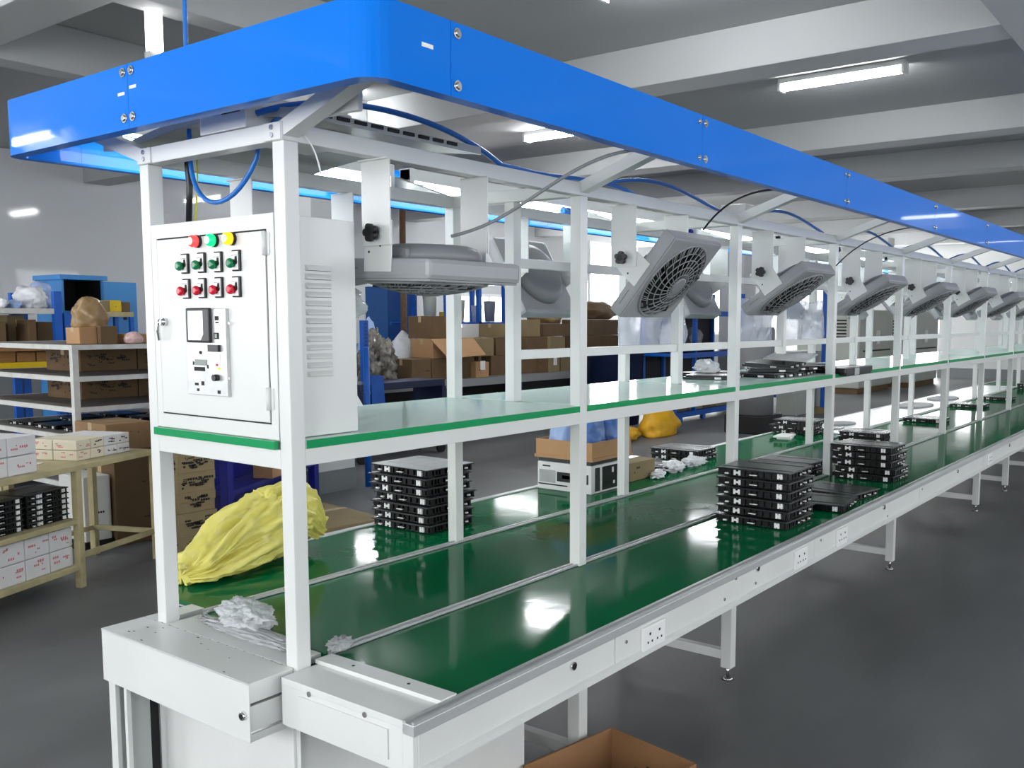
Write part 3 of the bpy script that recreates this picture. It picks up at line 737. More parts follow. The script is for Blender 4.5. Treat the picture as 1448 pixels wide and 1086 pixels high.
# ------------------------------------------------------------------ cartons and bags on the far belt
def carton(name, label, x0, x1, y0, y1, z0, z1, m=card, group=None, cat='box', tapef=True, marks=0, seed=0, rz=0.0, ml=None, lid=False):
    cx, cy = (x0+x1)/2, (y0+y1)/2
    t = thing(name, label, cat, (cx, cy, z0), rz, group)
    w, d, h = abs(x1-x0)/2, abs(y1-y0)/2, z1-z0
    b = MB().box(-w, w, -d, d, 0, h, min(.006, h*.08))
    if lid: b.box(-w-.004, w+.004, -d-.004, d+.004, h*.55, h+.002, .003)
    else: b.box(-w, w, -.002, .002, h, h+.0012)
    b.build('carton_body', m, t)
    if tapef: MB().box(-w-.0008, w+.0008, -.025, .025, h+.0006, h+.0016).box(-w-.0012, -w, -.025, .025, h*.72, h+.001).box(w, w+.0012, -.025, .025, h*.72, h+.001).build('tape_strip', tape, t)
    if marks:
        r = random.Random(seed); k = MB(); e = .005 if lid else .0
        for i in range(marks):
            s = min(.007+.014*r.random(), h*.16); yy = r.uniform(-d*.8, d*.6); zz = h*r.uniform(.2, .75); 
            for q in range(r.randint(1, 4)): k.box(-w-.0012-e, -w+.001, yy+q*s*.9, yy+q*s*.9+s*.6, zz, zz+s*.75)
            xx = r.uniform(-w*.8, w*.5)
            for q in range(r.randint(1, 4)): k.box(xx+q*s*.9, xx+q*s*.9+s*.6, -d-.0012-e, -d+.001, zz, zz+s*.75)
        k.build('printed_mark', ml or ink, t)
    return t
# white picture carton with an orange tray and blue bags on it
pc = carton('printed_carton', 'grey and white printed carton under the orange tray on the far belt', 2.166, 2.47, .665, .977, ZB, .878, wcarton, tapef=False)
pc_l = Vector(pc.location)
def onx(nm, m, y0, y1, z0, z1): MB().box(-.1535, -.151, y0-pc_l.y, y1-pc_l.y, z0-ZB, z1-ZB).build(nm, m, pc)
onx('picture', black, .68, .86, .79, .835); onx('picture', casel, .72, .83, .805, .822); onx('picture', ink, .90, .945, .855, .862); onx('picture', ink, .8, .97, .768, .774); onx('picture', casel, .87, .965, .78, .84)
MB().box(-.06, .14, -.1573, -.154, .01, .12).build('picture', black, pc); MB().box(-.12, -.08, -.1573, -.154, .01, .12).build('picture', casec, pc); MB().box(.02, .035, -.158, -.154, .085, .11).box(.03, .045, -.158, -.154, .03, .045).build('picture', wplast, pc)
o = MB().box(-.148, .148, -.152, .152, 0, .016, .002).build('grey_tray', casec, None, (2.318, .821, .8795)); tag(o, 'flat dark grey tray between the printed carton and the orange cardboard tray', 'tray')
t = thing('cardboard_tray', 'orange-brown cardboard tray holding the blue bags on the far belt', 'tray', (2.32, .82, .898), world=True)
MB().box(2.166, 2.50, .66, .985, .898, .905).box(2.166, 2.172, .66, .985, .905, .985).box(2.494, 2.50, .66, .985, .905, .985).box(2.172, 2.494, .66, .666, .905, .985).box(2.172, 2.494, .979, .985, .905, .985).box(2.160, 2.506, .654, .991, .898, .913).build('tray_body', card3, t)
MB().box(2.159, 2.166, .74, .78, .915, .93).build('dark_sticker', navy, t)
bag('plastic_bag', 'pale blue knotted plastic bag in the orange tray', 'bag', (2.262, .885, .906), (.165, .17, .17), 3, plblub, group='blue bags in the orange tray', amp=.2, sub=4, cone=.1)
bag('plastic_bag', 'tall blue plastic bag in the middle of the orange tray', 'bag', (2.30, .775, .906), (.21, .18, .25), 4, blub, group='blue bags in the orange tray', cone=.2, amp=.22)
bag('plastic_bag', 'blue plastic bag at the right end of the orange tray', 'bag', (2.425, .745, .906), (.14, .17, .25), 5, blub, group='blue bags in the orange tray', cone=.22, amp=.22)
carton('low_carton', 'low open brown carton behind the printed carton on the far belt', 2.56, 2.80, .70, .93, ZB, .84, card4, marks=2, seed=4)

# yellow bag slumped on the far belt, its neck leaning up
def bag_along(name, label, cat, pts, m, seed, amp=.05, nseg=30, nu=36):
    """pts: (x, y, z, half width across, half height)"""
    mb = bmesh.new(); rows = []
    P = [Vector(p[:3]) for p in pts]
    n = len(pts)
    def cr(i, t, k):
        a = [pts[max(i-1, 0)][k], pts[i][k], pts[min(i+1, n-1)][k], pts[min(i+2, n-1)][k]]
        return .5*((2*a[1])+(-a[0]+a[2])*t+(2*a[0]-5*a[1]+4*a[2]-a[3])*t*t+(-a[0]+3*a[1]-3*a[2]+a[3])*t**3)
    S_ = []
    for i in range(n-1):
        for j in range(nseg//(n-1)): S_.append([cr(i, j/(nseg//(n-1)), k) for k in range(5)])
    S_.append(list(pts[-1]))
    off = Vector((seed*5.1, seed*2.2, seed))
    for i, s in enumerate(S_):
        c = Vector(s[:3]); d = (Vector(S_[min(i+1, len(S_)-1)][:3])-Vector(S_[max(i-1, 0)][:3])).normalized()
        side = d.cross(Vector((0, 0, 1))).normalized(); u = side.cross(d).normalized()
        row = []
        for k in range(nu):
            a = 2*PI*k/nu
            p = c+side*math.cos(a)*s[3]+u*math.sin(a)*s[4]
            tt = i/len(S_)
            q = Vector((tt*2.2, math.cos(a)*1.9+.8*tt, math.sin(a)*1.9))+off
            q2 = Vector((tt*3.5+.8*math.cos(a), math.cos(a)*3.6-1.2*tt, math.sin(a)*3.6))+off*1.7
            f = noise.noise(p*5+off)*.8-abs(noise.noise(q))*1.7+.5-1.1*abs(noise.noise(q2))-.8*abs(noise.noise(q2*2.3))-.3*abs(noise.noise(q2*4.7))
            p = p+(p-c).normalized()*f*amp
            if p.z < ZB+.002: p.z = ZB+.002
            row.append(mb.verts.new(p))
        rows.append(row)
    for A, B in zip(rows, rows[1:]):
        for k in range(nu): f = mb.faces.new([A[k], A[(k+1) % nu], B[(k+1) % nu], B[k]]); f.smooth = True
    mb.faces.new(rows[0][::-1]); mb.faces.new(rows[-1])
    bmesh.ops.recalc_face_normals(mb, faces=mb.faces[:])
    me = bpy.data.meshes.new(name); mb.to_mesh(me); mb.free(); me.materials.append(m)
    o = bpy.data.objects.new(name, me); C.objects.link(o)
    return tag(o, label, cat)
yb = bag_along('yellow_bag', 'large crumpled yellow plastic bag slumped on the near end of the far belt', 'bag',
      [(.20, .81, .775, .05, .03), (.25, .82, .785, .11, .045), (.34, .835, .81, .12, .075), (.46, .85, .845, .115, .105), (.57, .865, .87, .10, .12), (.63, .87, .89, .09, .12), (.70, .88, .86, .075, .09), (.765, .89, .805, .055, .05)], yelb, 3, .034, 98, 110)
bag('clear_wrap', 'crumpled clear plastic wrap heaped across the start of the belts', 'wrap', (.10, .35, ZB+.004), (.14, .27, .062), 8, crystal, rz=-.25, sub=5, amp=.26, freq=3.0, ridge=.8)
bag('clear_wrap', 'flattened grey strips of plastic wrap along the belt start', 'wrap', (.052, .26, ZB+.001), (.075, .47, .022), 9, crystal2, sub=5, amp=.22, freq=4.5, ridge=1.0)
bag('clear_wrap', 'bunched grey plastic wrap end beside the corner post', 'wrap', (.112, -.012, ZB+.009), (.08, .065, .03), 10, crystal2, rz=.2, sub=4, amp=.4, freq=4, ridge=1.0)
# white film with round pads lying over the far half of the line
o = MB().box(5.15, 11.2, .555, .975, ZB+.0005, ZB+.006, .002).build('plastic_film', film); tag(o, 'long bright white plastic sheet covering the far belt', 'sheet')
o = MB().box(-.9, .9, -.16, .16, 0, .003).build('plastic_film', film, None, (4.95, .30, ZB+.0005)); o.rotation_euler = (0, 0, .06)
bpy.data.objects.remove(o)
for x, y, sx, sy, lb in ((5.75, .77, .16, .09, 'small grey pad on the near end of the white sheet'), (7.7, .78, .34, .15, 'large grey oval pad on the white sheet'), (8.7, .78, .3, .14, 'second large grey oval pad on the white sheet')):
    o = MB().lathe([(1, 0), (1, .010), (.9, .014)], seg=28).xf(Matrix.Diagonal((sx, sy, 1, 1))).build('oval_pad', drum, None, (x, y, ZB+.0062)); tag(o, lb, 'pad')
o = MB().prism([(-.1, 0), (-.03, .045), (.08, .04), (.11, 0), (.06, -.04), (-.04, -.04)], 0, .006, 'z').build('dark_plate', casec, None, (5.42, .70, ZB+.0065)); tag(o, 'small dark six-sided plate on the corner of the white sheet', 'plate')
o = MB().prism([(-.03, 0), (.03, 0), (.0, .055)], -.002, .002, 'y').build('paper_tag', paper, None, (.66, Wd+.005, ZS+.0005)); o.rotation_euler = (0, 0, -.5)
tag(o, 'small folded white paper standing on the far edge of the first shelf', 'paper')
# clear film hanging from the middle rails behind the fans
def film_sheet(name, label, x0, x1, y, z0, z1, seed, m=clearf):
    bm = bmesh.new(); nx, nz = 16, 14; V = []
    for i in range(nx+1):
        col = []
        for j in range(nz+1):
            x = x0+(x1-x0)*i/nx; z = z0+(z1-z0)*j/nz
            d = .03*noise.noise(Vector((x*9+seed, z*7, seed)))+.02*noise.noise(Vector((x*22+seed, z*12, seed*2)))
            col.append(bm.verts.new((x+.02*noise.noise(Vector((x*5, z*9, seed*3))), y+d, z+(.02*noise.noise(Vector((x*8, seed, 1))) if j in (0, nz) else 0))))
        V.append(col)
    for i in range(nx):
        for j in range(nz): f = bm.faces.new([V[i][j], V[i+1][j], V[i+1][j+1], V[i][j+1]]); f.smooth = True
    me = bpy.data.meshes.new(name); bm.to_mesh(me); bm.free(); me.materials.append(m)
    o = bpy.data.objects.new(name, me); C.objects.link(o); md = o.modifiers.new('thick', 'SOLIDIFY'); md.thickness = .0012
    return tag(o, label, 'film')
film_sheet('hanging_film', 'crumpled clear film hanging behind the steeply tilted fan', 1.84, 2.42, Wd/2+.06, 1.43, 1.62, 1)
film_sheet('hanging_film', 'clear film hanging between the second and third aisle posts, above the black heap', 2.95, 3.40, Wd/2+.06, 1.43, 1.66, 2)
film_sheet('hanging_film', 'clear film hanging beside the third aisle post, above the grey panel', 3.5, 4.15, Wd/2+.06, 1.43, 1.66, 3)
bag('clear_bag', 'crumpled clear plastic bag tied beneath the far fan behind the control cabinet', 'bag', (.42, .34, 1.55), (.16, .2, .12), 14, crystal, sub=4, amp=.35, freq=2.6)

# ------------------------------------------------------------------ hoses and cables
def hosething(name, label, pts, r, m, cat='hose', seg=8):
    return tag(MB().tube(pts, r, seg).build(name, m), label, cat)
q0 = at(263, 66, x=.05)
hosething('air_hose', 'blue air hose hanging from the ceiling down to the near fascia', [Vector((q0.x+.02, q0.y+.02, 3.9)), Vector((q0.x+.01, q0.y+.01, 2.9)), q0, Vector((q0.x, q0.y, 1.99))]+bez((q0.x, q0.y, 1.95), (q0.x, q0.y-.01, 1.80), (.05, .27, 1.80), (.07, .20, 1.93), 14)+bez((.07, .19, 1.96), (.05, .1, 2.02), (.04, .02, 2.03), (.03, -.05, 2.0), 10), .006, hose)
hosething('air_hose', 'blue air hose arching over the grey pan to the first bay of the frame', bez((.0, .1, 2.01), (.10, -.06, 2.07), (.45, -.06, 2.06), (.74, .0, ZT1+.008), 22)+[Vector((.86, .004, ZT1+.007))]+bez((.90, .01, ZT1+.007), (1.1, .03, ZT1+.01), (1.3, .04, ZT1+.05), (1.5, .03, ZT1+.01), 12), .0075, hose)
for n in range(1, 8):
    x = n*S
    hosething('air_hose', '%s blue air hose looping along the aisle-side top beam' % ordw[n], bez((x+.12, .03, ZT1+.008), (x+.4, -.03, ZT1+.09), (x+.6, .0, ZT1+.06), (x+1.02, .02, ZT1+.008), 14), .007, hose)
pk = [at(265, 232, x=.06), at(268, 262, x=.06), at(266, 294, x=.06)]
hosething('power_cable', 'black sleeved power cable entering the top of the control cabinet', [Vector((.06, pk[0].y, 1.99)), pk[0], pk[1], Vector((.06, pk[2].y, CZ1-.002))], .008, black, 'cable')
hosething('power_cable', 'thin yellow-green wire beside the black cable above the control cabinet', [Vector((.075, pk[0].y-.02, 1.98)), pk[1]+Vector((.015, -.012, 0)), Vector((.07, pk[2].y-.012, CZ1-.002))], .0022, yelt, 'cable')
hosething('fan_cable', 'grey cable from the fascia down to the level fan', bez((.80, -.42, 1.99), (.55, -.36, 1.95), (.72, -.1, 1.82), (.50, -.03, 1.765), 20), .0045, cabg, 'cable')
hosething('fan_cable', 'black cable from the fascia down to the steeply tilted fan', bez((1.72, -.43, 1.99), (1.55, -.36, 1.98), (1.60, -.25, 1.93), (1.62, -.18, 1.86), 14), .0035, black, 'cable')
hosething('fan_cable', 'short black cable from the fascia to the third fan', bez((3.3, -.43, 1.99), (3.1, -.38, 1.97), (3.05, -.25, 1.93), (2.95, -.17, 1.8), 14), .003, black, 'cable')
hosething('cable_tie', 'loose white cable tie dangling from the corner post bolt', bez((.03, -.025, 1.955), (.06, -.03, 1.93), (.065, -.03, 1.90), (.07, -.035, 1.87), 8), .002, wplast, 'cable tie')
for n in range(1, 9):
    x = n*S+.12
    bag('hose_bundle', '%s coiled bundle of blue hose by the far top beam' % ordw[n-1], 'hose', (x-.25, .78, 1.985), (.10, .08, .07), 40+n, dblue if n % 2 else hose, sub=3, amp=.3, group='hose bundles under the canopy')

# ------------------------------------------------------------------ the room
XA, XB, YA, YB, ZC = -5.0, 30.0, -6.0, 12.5, 3.95
floorm = mat('dark_epoxy_floor', (108, 109, 110), .46, var=.38, scale=1.1, stretch=(.5, 1.2, 1), bump=.02, bscale=3, rvar=.1, spec=.3)
wallm = mat('white_plaster_wall', (206, 208, 208), .42, var=.03, scale=1)
wallb = mat('glossy_white_wall_panel', (206, 208, 210), .05, var=.02, scale=1, spec=.4)
wallg = mat('grey_gloss_dado', (120, 124, 126), .35, var=.05, scale=1)
ceilm = mat('white_ceiling_paint', (172, 174, 174), .7, var=.03, scale=.8)
wtrim = mat('white_window_frame', (235, 236, 236), .4)
struct(MB().box(XA, XB, YA, YB, -.2, 0).build('floor', floorm))
struct(MB().box(XA, XB, YA, YB, ZC, ZC+.2).build('ceiling', ceilm))
def wall_x(nm, x0, x1, holes):
    """wall in the plane of x, holes: (y0, y1, z0, z1)"""
    b = MB(); ys = sorted({YA, YB}.union(*[{h[0], h[1]} for h in holes])) if holes else [YA, YB]
    for a, c in zip(ys, ys[1:]):
        h = [q for q in holes if q[0] <= a and q[1] >= c]
        if h: b.box(x0, x1, a, c, 0, h[0][2]).box(x0, x1, a, c, h[0][3], ZC)
        else: b.box(x0, x1, a, c, 0, ZC)
    return struct(b.build(nm, wallm))
def wall_y(nm, y0, y1, holes):
    b = MB(); xs = sorted({XA, XB}.union(*[{h[0], h[1]} for h in holes])) if holes else [XA, XB]
    for a, c in zip(xs, xs[1:]):
        h = [q for q in holes if q[0] <= a and q[1] >= c]
        if h: b.box(a, c, y0, y1, 0, h[0][2]).box(a, c, y0, y1, h[0][3], ZC)
        else: b.box(a, c, y0, y1, 0, ZC)
    return struct(b.build(nm, wallb))
wn = [0]
def area(loc, rot, sx, sy, e, col=(1, 1, 1), nm='daylight'):
    l = bpy.data.lights.new(nm, 'AREA'); l.shape = 'RECTANGLE'; l.size = sx; l.size_y = sy; l.energy = e; l.color = col
    o = bpy.data.objects.new(nm, l); C.objects.link(o); o.location = loc; o.rotation_euler = rot
    return o
def window(axis, p, a0, a1, z0, z1, thick, inward, e, bars=1, light=True):
    """axis 'x': in a wall of constant x = p (room side), spanning y a0..a1"""
    wn[0] += 1
    f = MB(); gl = MB(); t = .06; dp = .05
    def bx(m, u0, u1, v0, v1, d0, d1):
        if axis == 'x': m.box(p+d0, p+d1, u0, u1, v0, v1)
        else: m.box(u0, u1, p+d0, p+d1, v0, v1)
    d0, d1 = (.02*inward, -.12*inward)
    bx(f, a0-t, a1+t, z1, z1+t, d0, d1); bx(f, a0-t, a1+t, z0-t, z0, d0, d1); bx(f, a0-t, a0, z0, z1, d0, d1); bx(f, a1, a1+t, z0, z1, d0, d1)
    for i in range(1, bars+1):
        u = a0+(a1-a0)*i/(bars+1); bx(f, u-.025, u+.025, z0, z1, 0, d1*.6)
    bx(gl, a0, a1, z0, z1, -.10*inward, -.11*inward)
    w = struct(f.build('window_%d' % wn[0], wtrim)); gl.build('window_pane', daye, w)
    if light:
        c = (p+.03*inward, (a0+a1)/2, (z0+z1)/2) if axis == 'x' else ((a0+a1)/2, p+.03*inward, (z0+z1)/2)
        rot = (0, -PI/2*inward, 0) if axis == 'x' else (PI/2*inward, 0, 0)
        if axis == 'x': area(c, rot, z1-z0, a1-a0, e)
        else: area(c, rot, a1-a0, z1-z0, e)
nearh = [(-3.6, -1.6, 1.0, 3.1), (-.4, 2.2, 1.0, 3.1), (3.6, 6.2, 1.0, 3.1), (7.6, 10.2, 1.0, 3.1)]
farh = [(4.9, 5.7, 1.5, 3.2), (6.0, 7.0, 1.2, 3.0), (7.3, 8.3, 1.2, 3.0), (8.6, 9.7, 1.2, 3.0)]
backh = [(19.3, 21.6, 2.1, 3.6), (23.4, 25.4, 1.2, 3.4), (26.2, 28.4, 1.2, 3.4), (14.2, 16.2, 1.4, 2.1)]
wall_x('wall_near', XA-.2, XA, nearh); wall_x('wall_far', XB, XB+.2, farh)
wall_y('wall_back', YB, YB+.2, backh); aisle_fillh = [(-3.4, -1.2, 1.2, 3.2), (.6, 2.8, 1.2, 3.2), (4.6, 6.8, 1.2, 3.2), (8.8, 11.0, 1.2, 3.2), (13, 15.2, 1.2, 3.2), (18, 20.2, 1.2, 3.2)]
wall_y('wall_aisle', YA-.2, YA, aisle_fillh)
E_NEAR, E_FAR, E_BACK = 23, 40, 120
for h in nearh: window('x', XA, *h, .2, 1, E_NEAR)
for h in farh: window('x', XB, *h, .2, -1, E_FAR)
for h in backh: window('y', YB, *h, .2, -1, E_BACK)
struct(MB().box(XA, XB, YB-.006, YB, 0, 1.1).build('trim_1', wallg)); struct(MB().box(XB-.006, XB, YA, YB, 0, .35).build('trim_2', wallg))
for h in aisle_fillh: window('y', YA, *h, .2, 1, 6)  # unseen windows added as fill light for the aisle-side faces
# beams
for i, (a, c) in enumerate(((-1.9, -1.5), (1.6, 2.0), (5.9, 6.3), (9.75, 10.15), (12.5, 12.9), (16.9, 17.3), (20.8, 21.2), (24.7, 25.1))):
    struct(MB().box(a, c, YA, YB, 3.6, ZC, .01).build('beam_%d' % (i+1), ceilm))
for i, (a, c) in enumerate(((-.62, -.22), (4.05, 4.28), (6.24, 6.50))):
    struct(MB().box(XA, 5.9 if i == 2 else XB, a, c, 3.58, ZC, .01).build('girder_%d' % (i+1), ceilm))
# columns
for i, (x0, x1, y0, y1) in enumerate(((14.0, 14.5, 5.54, 6.02), (3.98, 4.42, 4.86, 5.3), (22.0, 22.5, 5.54, 6.02))):
    c = struct(MB().box(x0, x1, y0, y1, .0, 3.6, .01).build('column_%d' % (i+1), wallm))
    MB().box(x0-.004, x1+.004, y0-.004, y1+.004, 0, .2 if i == 1 else 1.1).build('column_base', wallg, c)
# ceiling tube lamps
lampn = 0
def where(x, y): return ''
LP = [(7.75, 1.6, 3.868), (4.45, 1.55, 3.868), (5.4, 6.5, 3.868), (8.3, 5.3, 3.868), (14.3, 6.1, 3.868), (18.4, 5.7, 3.868), (23.0, 6.0, 3.868), (9.3, 10.4, 3.868), (14.0, 10.7, 3.868), (-.2, 5.3, 3.868), (-.2, 9.5, 3.868), (-4.83, 11.0, 3.868), (6.93, -4.45, 3.868), (20.6, -5.1, 3.868), (28.3, -5.2, 3.868)]
LL = ['bright tube lamp on the ceiling standing fully clear above the blue fascia', 'tube lamp cut off by the top edge of the picture above the blue fascia', 'ceiling tube lamp over the racks, second row from the near wall', 'ceiling tube lamp seen through the gap between beam and fascia, over the racks', 'ceiling tube lamp over the racks, fourth row from the near wall', 'ceiling tube lamp over the racks, fifth row from the near wall', 'ceiling tube lamp over the racks, farthest row', 'ceiling tube lamp near the back wall, behind the level fan', 'ceiling tube lamp near the back wall, farthest along it', 'ceiling tube lamp over the racks, beside the near end of the line', 'ceiling tube lamp near the back wall at the near end', 'ceiling tube lamp in the near left corner of the hall', 'ceiling tube lamp over the aisle, mirrored in the blue fascia', 'ceiling tube lamp over the far aisle', 'ceiling tube lamp over the aisle at the far wall']
for i, (x, y, z) in enumerate(LP):
    t = thing('ceiling_lamp', LL[i], 'ceiling lamp', (x, y, z), group='ceiling tube lamps', world=True)
    b = MB().box(x-.07, x+.07, y-.62, y+.62, z+.034, z+.084, .008).box(x-.068, x+.068, y-.62, y-.59, z-.036, z+.05, .004).box(x-.068, x+.068, y+.59, y+.62, z-.036, z+.05, .004)
    if z < 3.6:
        for q in (-.4, .4): b.cyl((x, y+q, z+.08), (x, y+q, ZC), .008, 8)
    b.build('housing', offw, t)
    for q in ((-.035, .035) if i > 1 else (0,)): MB().cyl((x+q, y-.59, z), (x+q, y+.59, z), .03, 14).build('tube', tubee if y > 0 else tubea, t)
# white duct dropping from the ceiling behind the fascia, glow added to it
p = at(215, 40, x=2.2)
t = thing('drop_lamp', 'glowing white upright lamp hanging from the ceiling at the upper left', 'lamp', (p.x, p.y, 2.6), world=True)
pb_ = at(215, 78, x=2.2)
MB().box(p.x-.03, p.x+.05, p.y-.05, p.y+.04, pb_.z+.02, 3.95, .01).build('diffuser', emis('lit_drop_lamp', (255, 255, 255), 3.0), t)
MB().box(p.x-.035, p.x+.055, p.y-.02, p.y+.045, pb_.z-.05, pb_.z+.02, .004).build('end_cap', greyp, t)
# carton on the floor under the bench
t = thing('open_carton', 'open brown cardboard box of scraps on the floor under the bench edge', 'box', (1.0, -.2, 0), world=True)
ca = at(865, 1028, z=.18); cb = at(968, 1072, z=.18); cd = at(762, 1080, z=.18)
e1 = (cb-ca); e1.z = 0; e2 = (cd-ca); e2.z = 0
L1 = .36; e1 = e1.normalized(); e2 = Vector((-e1.y, e1.x, 0)) if Vector((-e1.y, e1.x, 0)).dot(e2) > 0 else Vector((e1.y, -e1.x, 0)); 
L2 = .40
Mx = Matrix(((e1.x, e2.x, 0, ca.x), (e1.y, e2.y, 0, ca.y), (0, 0, 1, 0), (0, 0, 0, 1)))
w = .005
b = MB()
for q in ((0, L1, 0, w, 0, .18), (0, w, 0, L2, 0, .18), (L1-w, L1, 0, L2, 0, .18), (0, L1, L2-w, L2, 0, .18), (0, L1, 0, L2, 0, .006)): b.box(*q, M=Mx)
b.build('carton_body', mat('worn_orange_cardboard', (152, 112, 74), .8, var=.15, scale=5), t)
b = MB()
b.quad([Mx @ Vector(v) for v in ((0, .02, .18), (0, L2-.02, .18), (-.05, L2-.05, .15), (-.05, .05, .15))])
o = b.build('flap', card, t); md = o.modifiers.new('thick', 'SOLIDIFY'); md.thickness = .004
b = MB()
for i in range(5): b.box(.06+i*.05, .085+i*.05, w-.0002, w+.001, .05+.02*(i % 3), .06+.02*(i % 3), M=Mx)
b.build('printed_mark', ink, t)
rnd = random.Random(2)
for i in range(14):
    v = Mx @ Vector((rnd.uniform(.06, L1-.06), rnd.uniform(.06, L2-.06), .012+.016*(i % 5)))
    o = MB().box(-.045, .045, -.02, .02, 0, .006, .001).build('cardboard_scrap', card2 if i % 3 else ink, None, v); o.rotation_euler = (0, 0, rnd.uniform(0, 3))
    tag(o, 'crumpled dark scrap lying in the open carton on the floor', 'scrap', 'scraps in the open carton')

# ------------------------------------------------------------------ cream shelf table on the left (rotated)
TA = R(23); TP = Vector((1.283, 3.651, 0))
ct = thing('shelf_table', 'worn cream steel table with lower shelves on its left half', 'table', TP, TA)
TW = .5; TL = -1.7; TR = .70
b = MB().box(TL, TR, -.02, TW, .685, .715, .003); b.build('tabletop', cream, ct)
b = MB().box(TL, .0, -.015, TW, .375, .405, .003); b.build('shelf', cream, ct)
b = MB().box(TL, .0, -.015, TW, .105, .135, .003); b.build('shelf', cream, ct)
for x in (TL+.02, 0, TR-.02):
    for y in (0, TW-.03): MB().box(x-.02, x+.02, y-.02, y+.02, 0, .686, .002).build('leg', cream, ct)
MB().box(.02, TR-.03, -.012, .012, .17, .20).box(.02, TR-.03, TW-.04, TW-.016, .17, .20).box(TR-.04, TR-.016, 0, TW-.03, .17, .20).build('stretcher', cream, ct)
TM = Matrix.Translation(TP) @ Matrix.Rotation(TA, 4, 'Z')
def on_table(name, label, cat, x0, x1, y0, y1, z0, z1, m, group=None, marks=0, seed=0, ml=None, tapef=False):
    c = TM @ Vector(((x0+x1)/2, (y0+y1)/2, 0)); w = (x1-x0)/2; d = (y1-y0)/2
    return carton(name, label, c.x-w, c.x+w, c.y-d, c.y+d, z0, z1, m, group, cat, tapef, marks, seed, TA, ml)
k = 0
for row in range(2):
    for i in range(7):
        x1 = -.03-i*.175
        on_table('small_carton', 'white red-printed carton on the bottom shelf of the cream table, %s row, %s from right' % (['lower', 'upper'][row], ordw[i]), 'box', x1-.17, x1, .02, .40, .136+row*.115, .136+row*.115+.112, wcarton, 'white cartons on the bottom shelf', 5, 50+k, inkr); k += 1
for row in range(3):
    for i in range(4):
        c = TM @ Vector((-.17-i*.33, .17, 0))
        for q in range(2): case(c.x, c.y, .406+row*.062+q*.031, TA+PI/2, 'black case on the cream table shelf, %s layer up, %s column from right' % (ordw[row*2+q], ordw[i]), 'black cases on the middle shelf')
for row in range(2):
    for i in range(3):
        x1 = -.24-i*.20
        on_table('small_carton', 'white carton stacked at the left on the cream tabletop, %s row, %s from right' % (['lower', 'upper'][row], ordw[i]), 'box', x1-.195, x1, .04, .34, .716+row*.105, .716+row*.105+.102, wcarton, 'white cartons on the tabletop', 4, 70+row*3+i, inkr)
for row in range(2):
    for i in range(4):
        for j in range(2):
            x0 = .13+i*.115; y0 = .10+j*.17
            on_table('small_carton', 'printed cream carton at the tabletop right, %s layer, %s from left, %s line' % (['lower', 'upper'][row], ordw[i], ['front', 'back'][j]), 'box', x0, x0+.112, y0, y0+.165, .716+row*.062, .716+row*.062+.060, ycarton if (i < 2) else wcarton, 'cream cartons on the tabletop', 4, 90+row*8+i*2+j, ink if i else inkr)
c = TM @ Vector((-.12, .3, .7165)); o = MB().box(-.13, .13, -.10, .10, 0, .002).build('paper_sheet', paper, None, c); o.rotation_euler = (0, 0, TA+.3); tag(o, 'loose sheet of pale paper lying on the cream tabletop', 'paper')
# big cartons behind / beneath the right half of the table
carton('big_carton', 'tall brown carton with a paper label under the right end of the cream table', span(163, 222, 690, 4.42)[0], span(163, 222, 690, 4.42)[1], 4.42, 4.82, .0, .66, card2, marks=2, seed=5)
o = carton('open_topped_carton', 'brown carton with green print standing behind the cream cartons', span(150, 215, 620, 4.42)[0], span(150, 215, 620, 4.42)[1], 4.42, 4.84, .661, zat(180, 598, 4.42), card, marks=4, seed=6)
carton('grey_carton', 'pale grey carton standing on the floor under the cream table', span(118, 156, 690, 4.46)[0], span(118, 156, 690, 4.46)[1], 4.46, 4.8, .06, .50, offw, marks=2, seed=8, tapef=False)
o = MB().box(span(116, 158, 690, 4.46)[0], span(116, 158, 690, 4.46)[1], 4.45, 4.81, 0, .0595).build('dark_pallet', blackm); tag(o, 'low black pallet under the pale grey carton', 'pallet')

# ------------------------------------------------------------------ stack of flat cartons, blue bench and flat carton on the floor
hs_ = [.17, .14, .13, .13, .135, .10, .09, .09, .075]
z = .0; rnd = random.Random(4); sx, sy = 2.07, 3.80
zt = [('lowest', 0)]
for i, h in enumerate(hs_):
    j = len(hs_)-1-i
    carton('flat_carton', '%s flat brown carton in the tall stack behind the first far post' % ('topmost' if j == 0 else 'lowest' if i == 0 else ordw[j]+' from the top'), sx-.13+rnd.uniform(-.008, .008), sx+.13, sy-.11+rnd.uniform(-.008, .008), sy+.11, z, z+h-.001, card4, 'flat cartons in the tall stack', True, 3, 20+i, .28+rnd.uniform(-.03, .03), lid=True)
    z += h
bb = thing('blue_stand', 'deep blue steel stand with a white board on top, behind the carton stack', 'stand', (3.2, 4.39, 0), R(28))
for x in (-.78, .72):
    for y in (0, .26): MB().box(x-.045, x+.045, y-.03, y+.03, 0, .98, .004).build('leg', dblue, bb)
MB().box(-.74, .68, .22, .25, .12, .92).build('back_panel', dblue, bb); MB().box(-.74, .68, -.02, .22, .30, .335).build('shelf', dblue, bb)
MB().box(-.82, .76, -.04, .3, .98, 1.01, .004).build('board', casel, bb)
MB().box(-.70, .30, -.045, -.036, .84, .98).build('white_sheet', paper, bb)
yt = tag(MB().prism([(-.09, -.11), (.09, -.10), (.075, .10), (-.08, .11)], -.004, .004, 'y').build('yellow_tag', yelt, None, (2.72, 4.07, .73)), 'yellow bag hanging from the blue stand', 'bag'); yt.rotation_euler = (0, 0, R(24))
c = Vector((2.95, 3.93, .0)); 
carton('flat_floor_carton', 'large flat brown carton lying on the floor behind the far belt', 2.45, 3.10, 3.0, 4.0, 0, .2, card4, marks=0, rz=-.12)
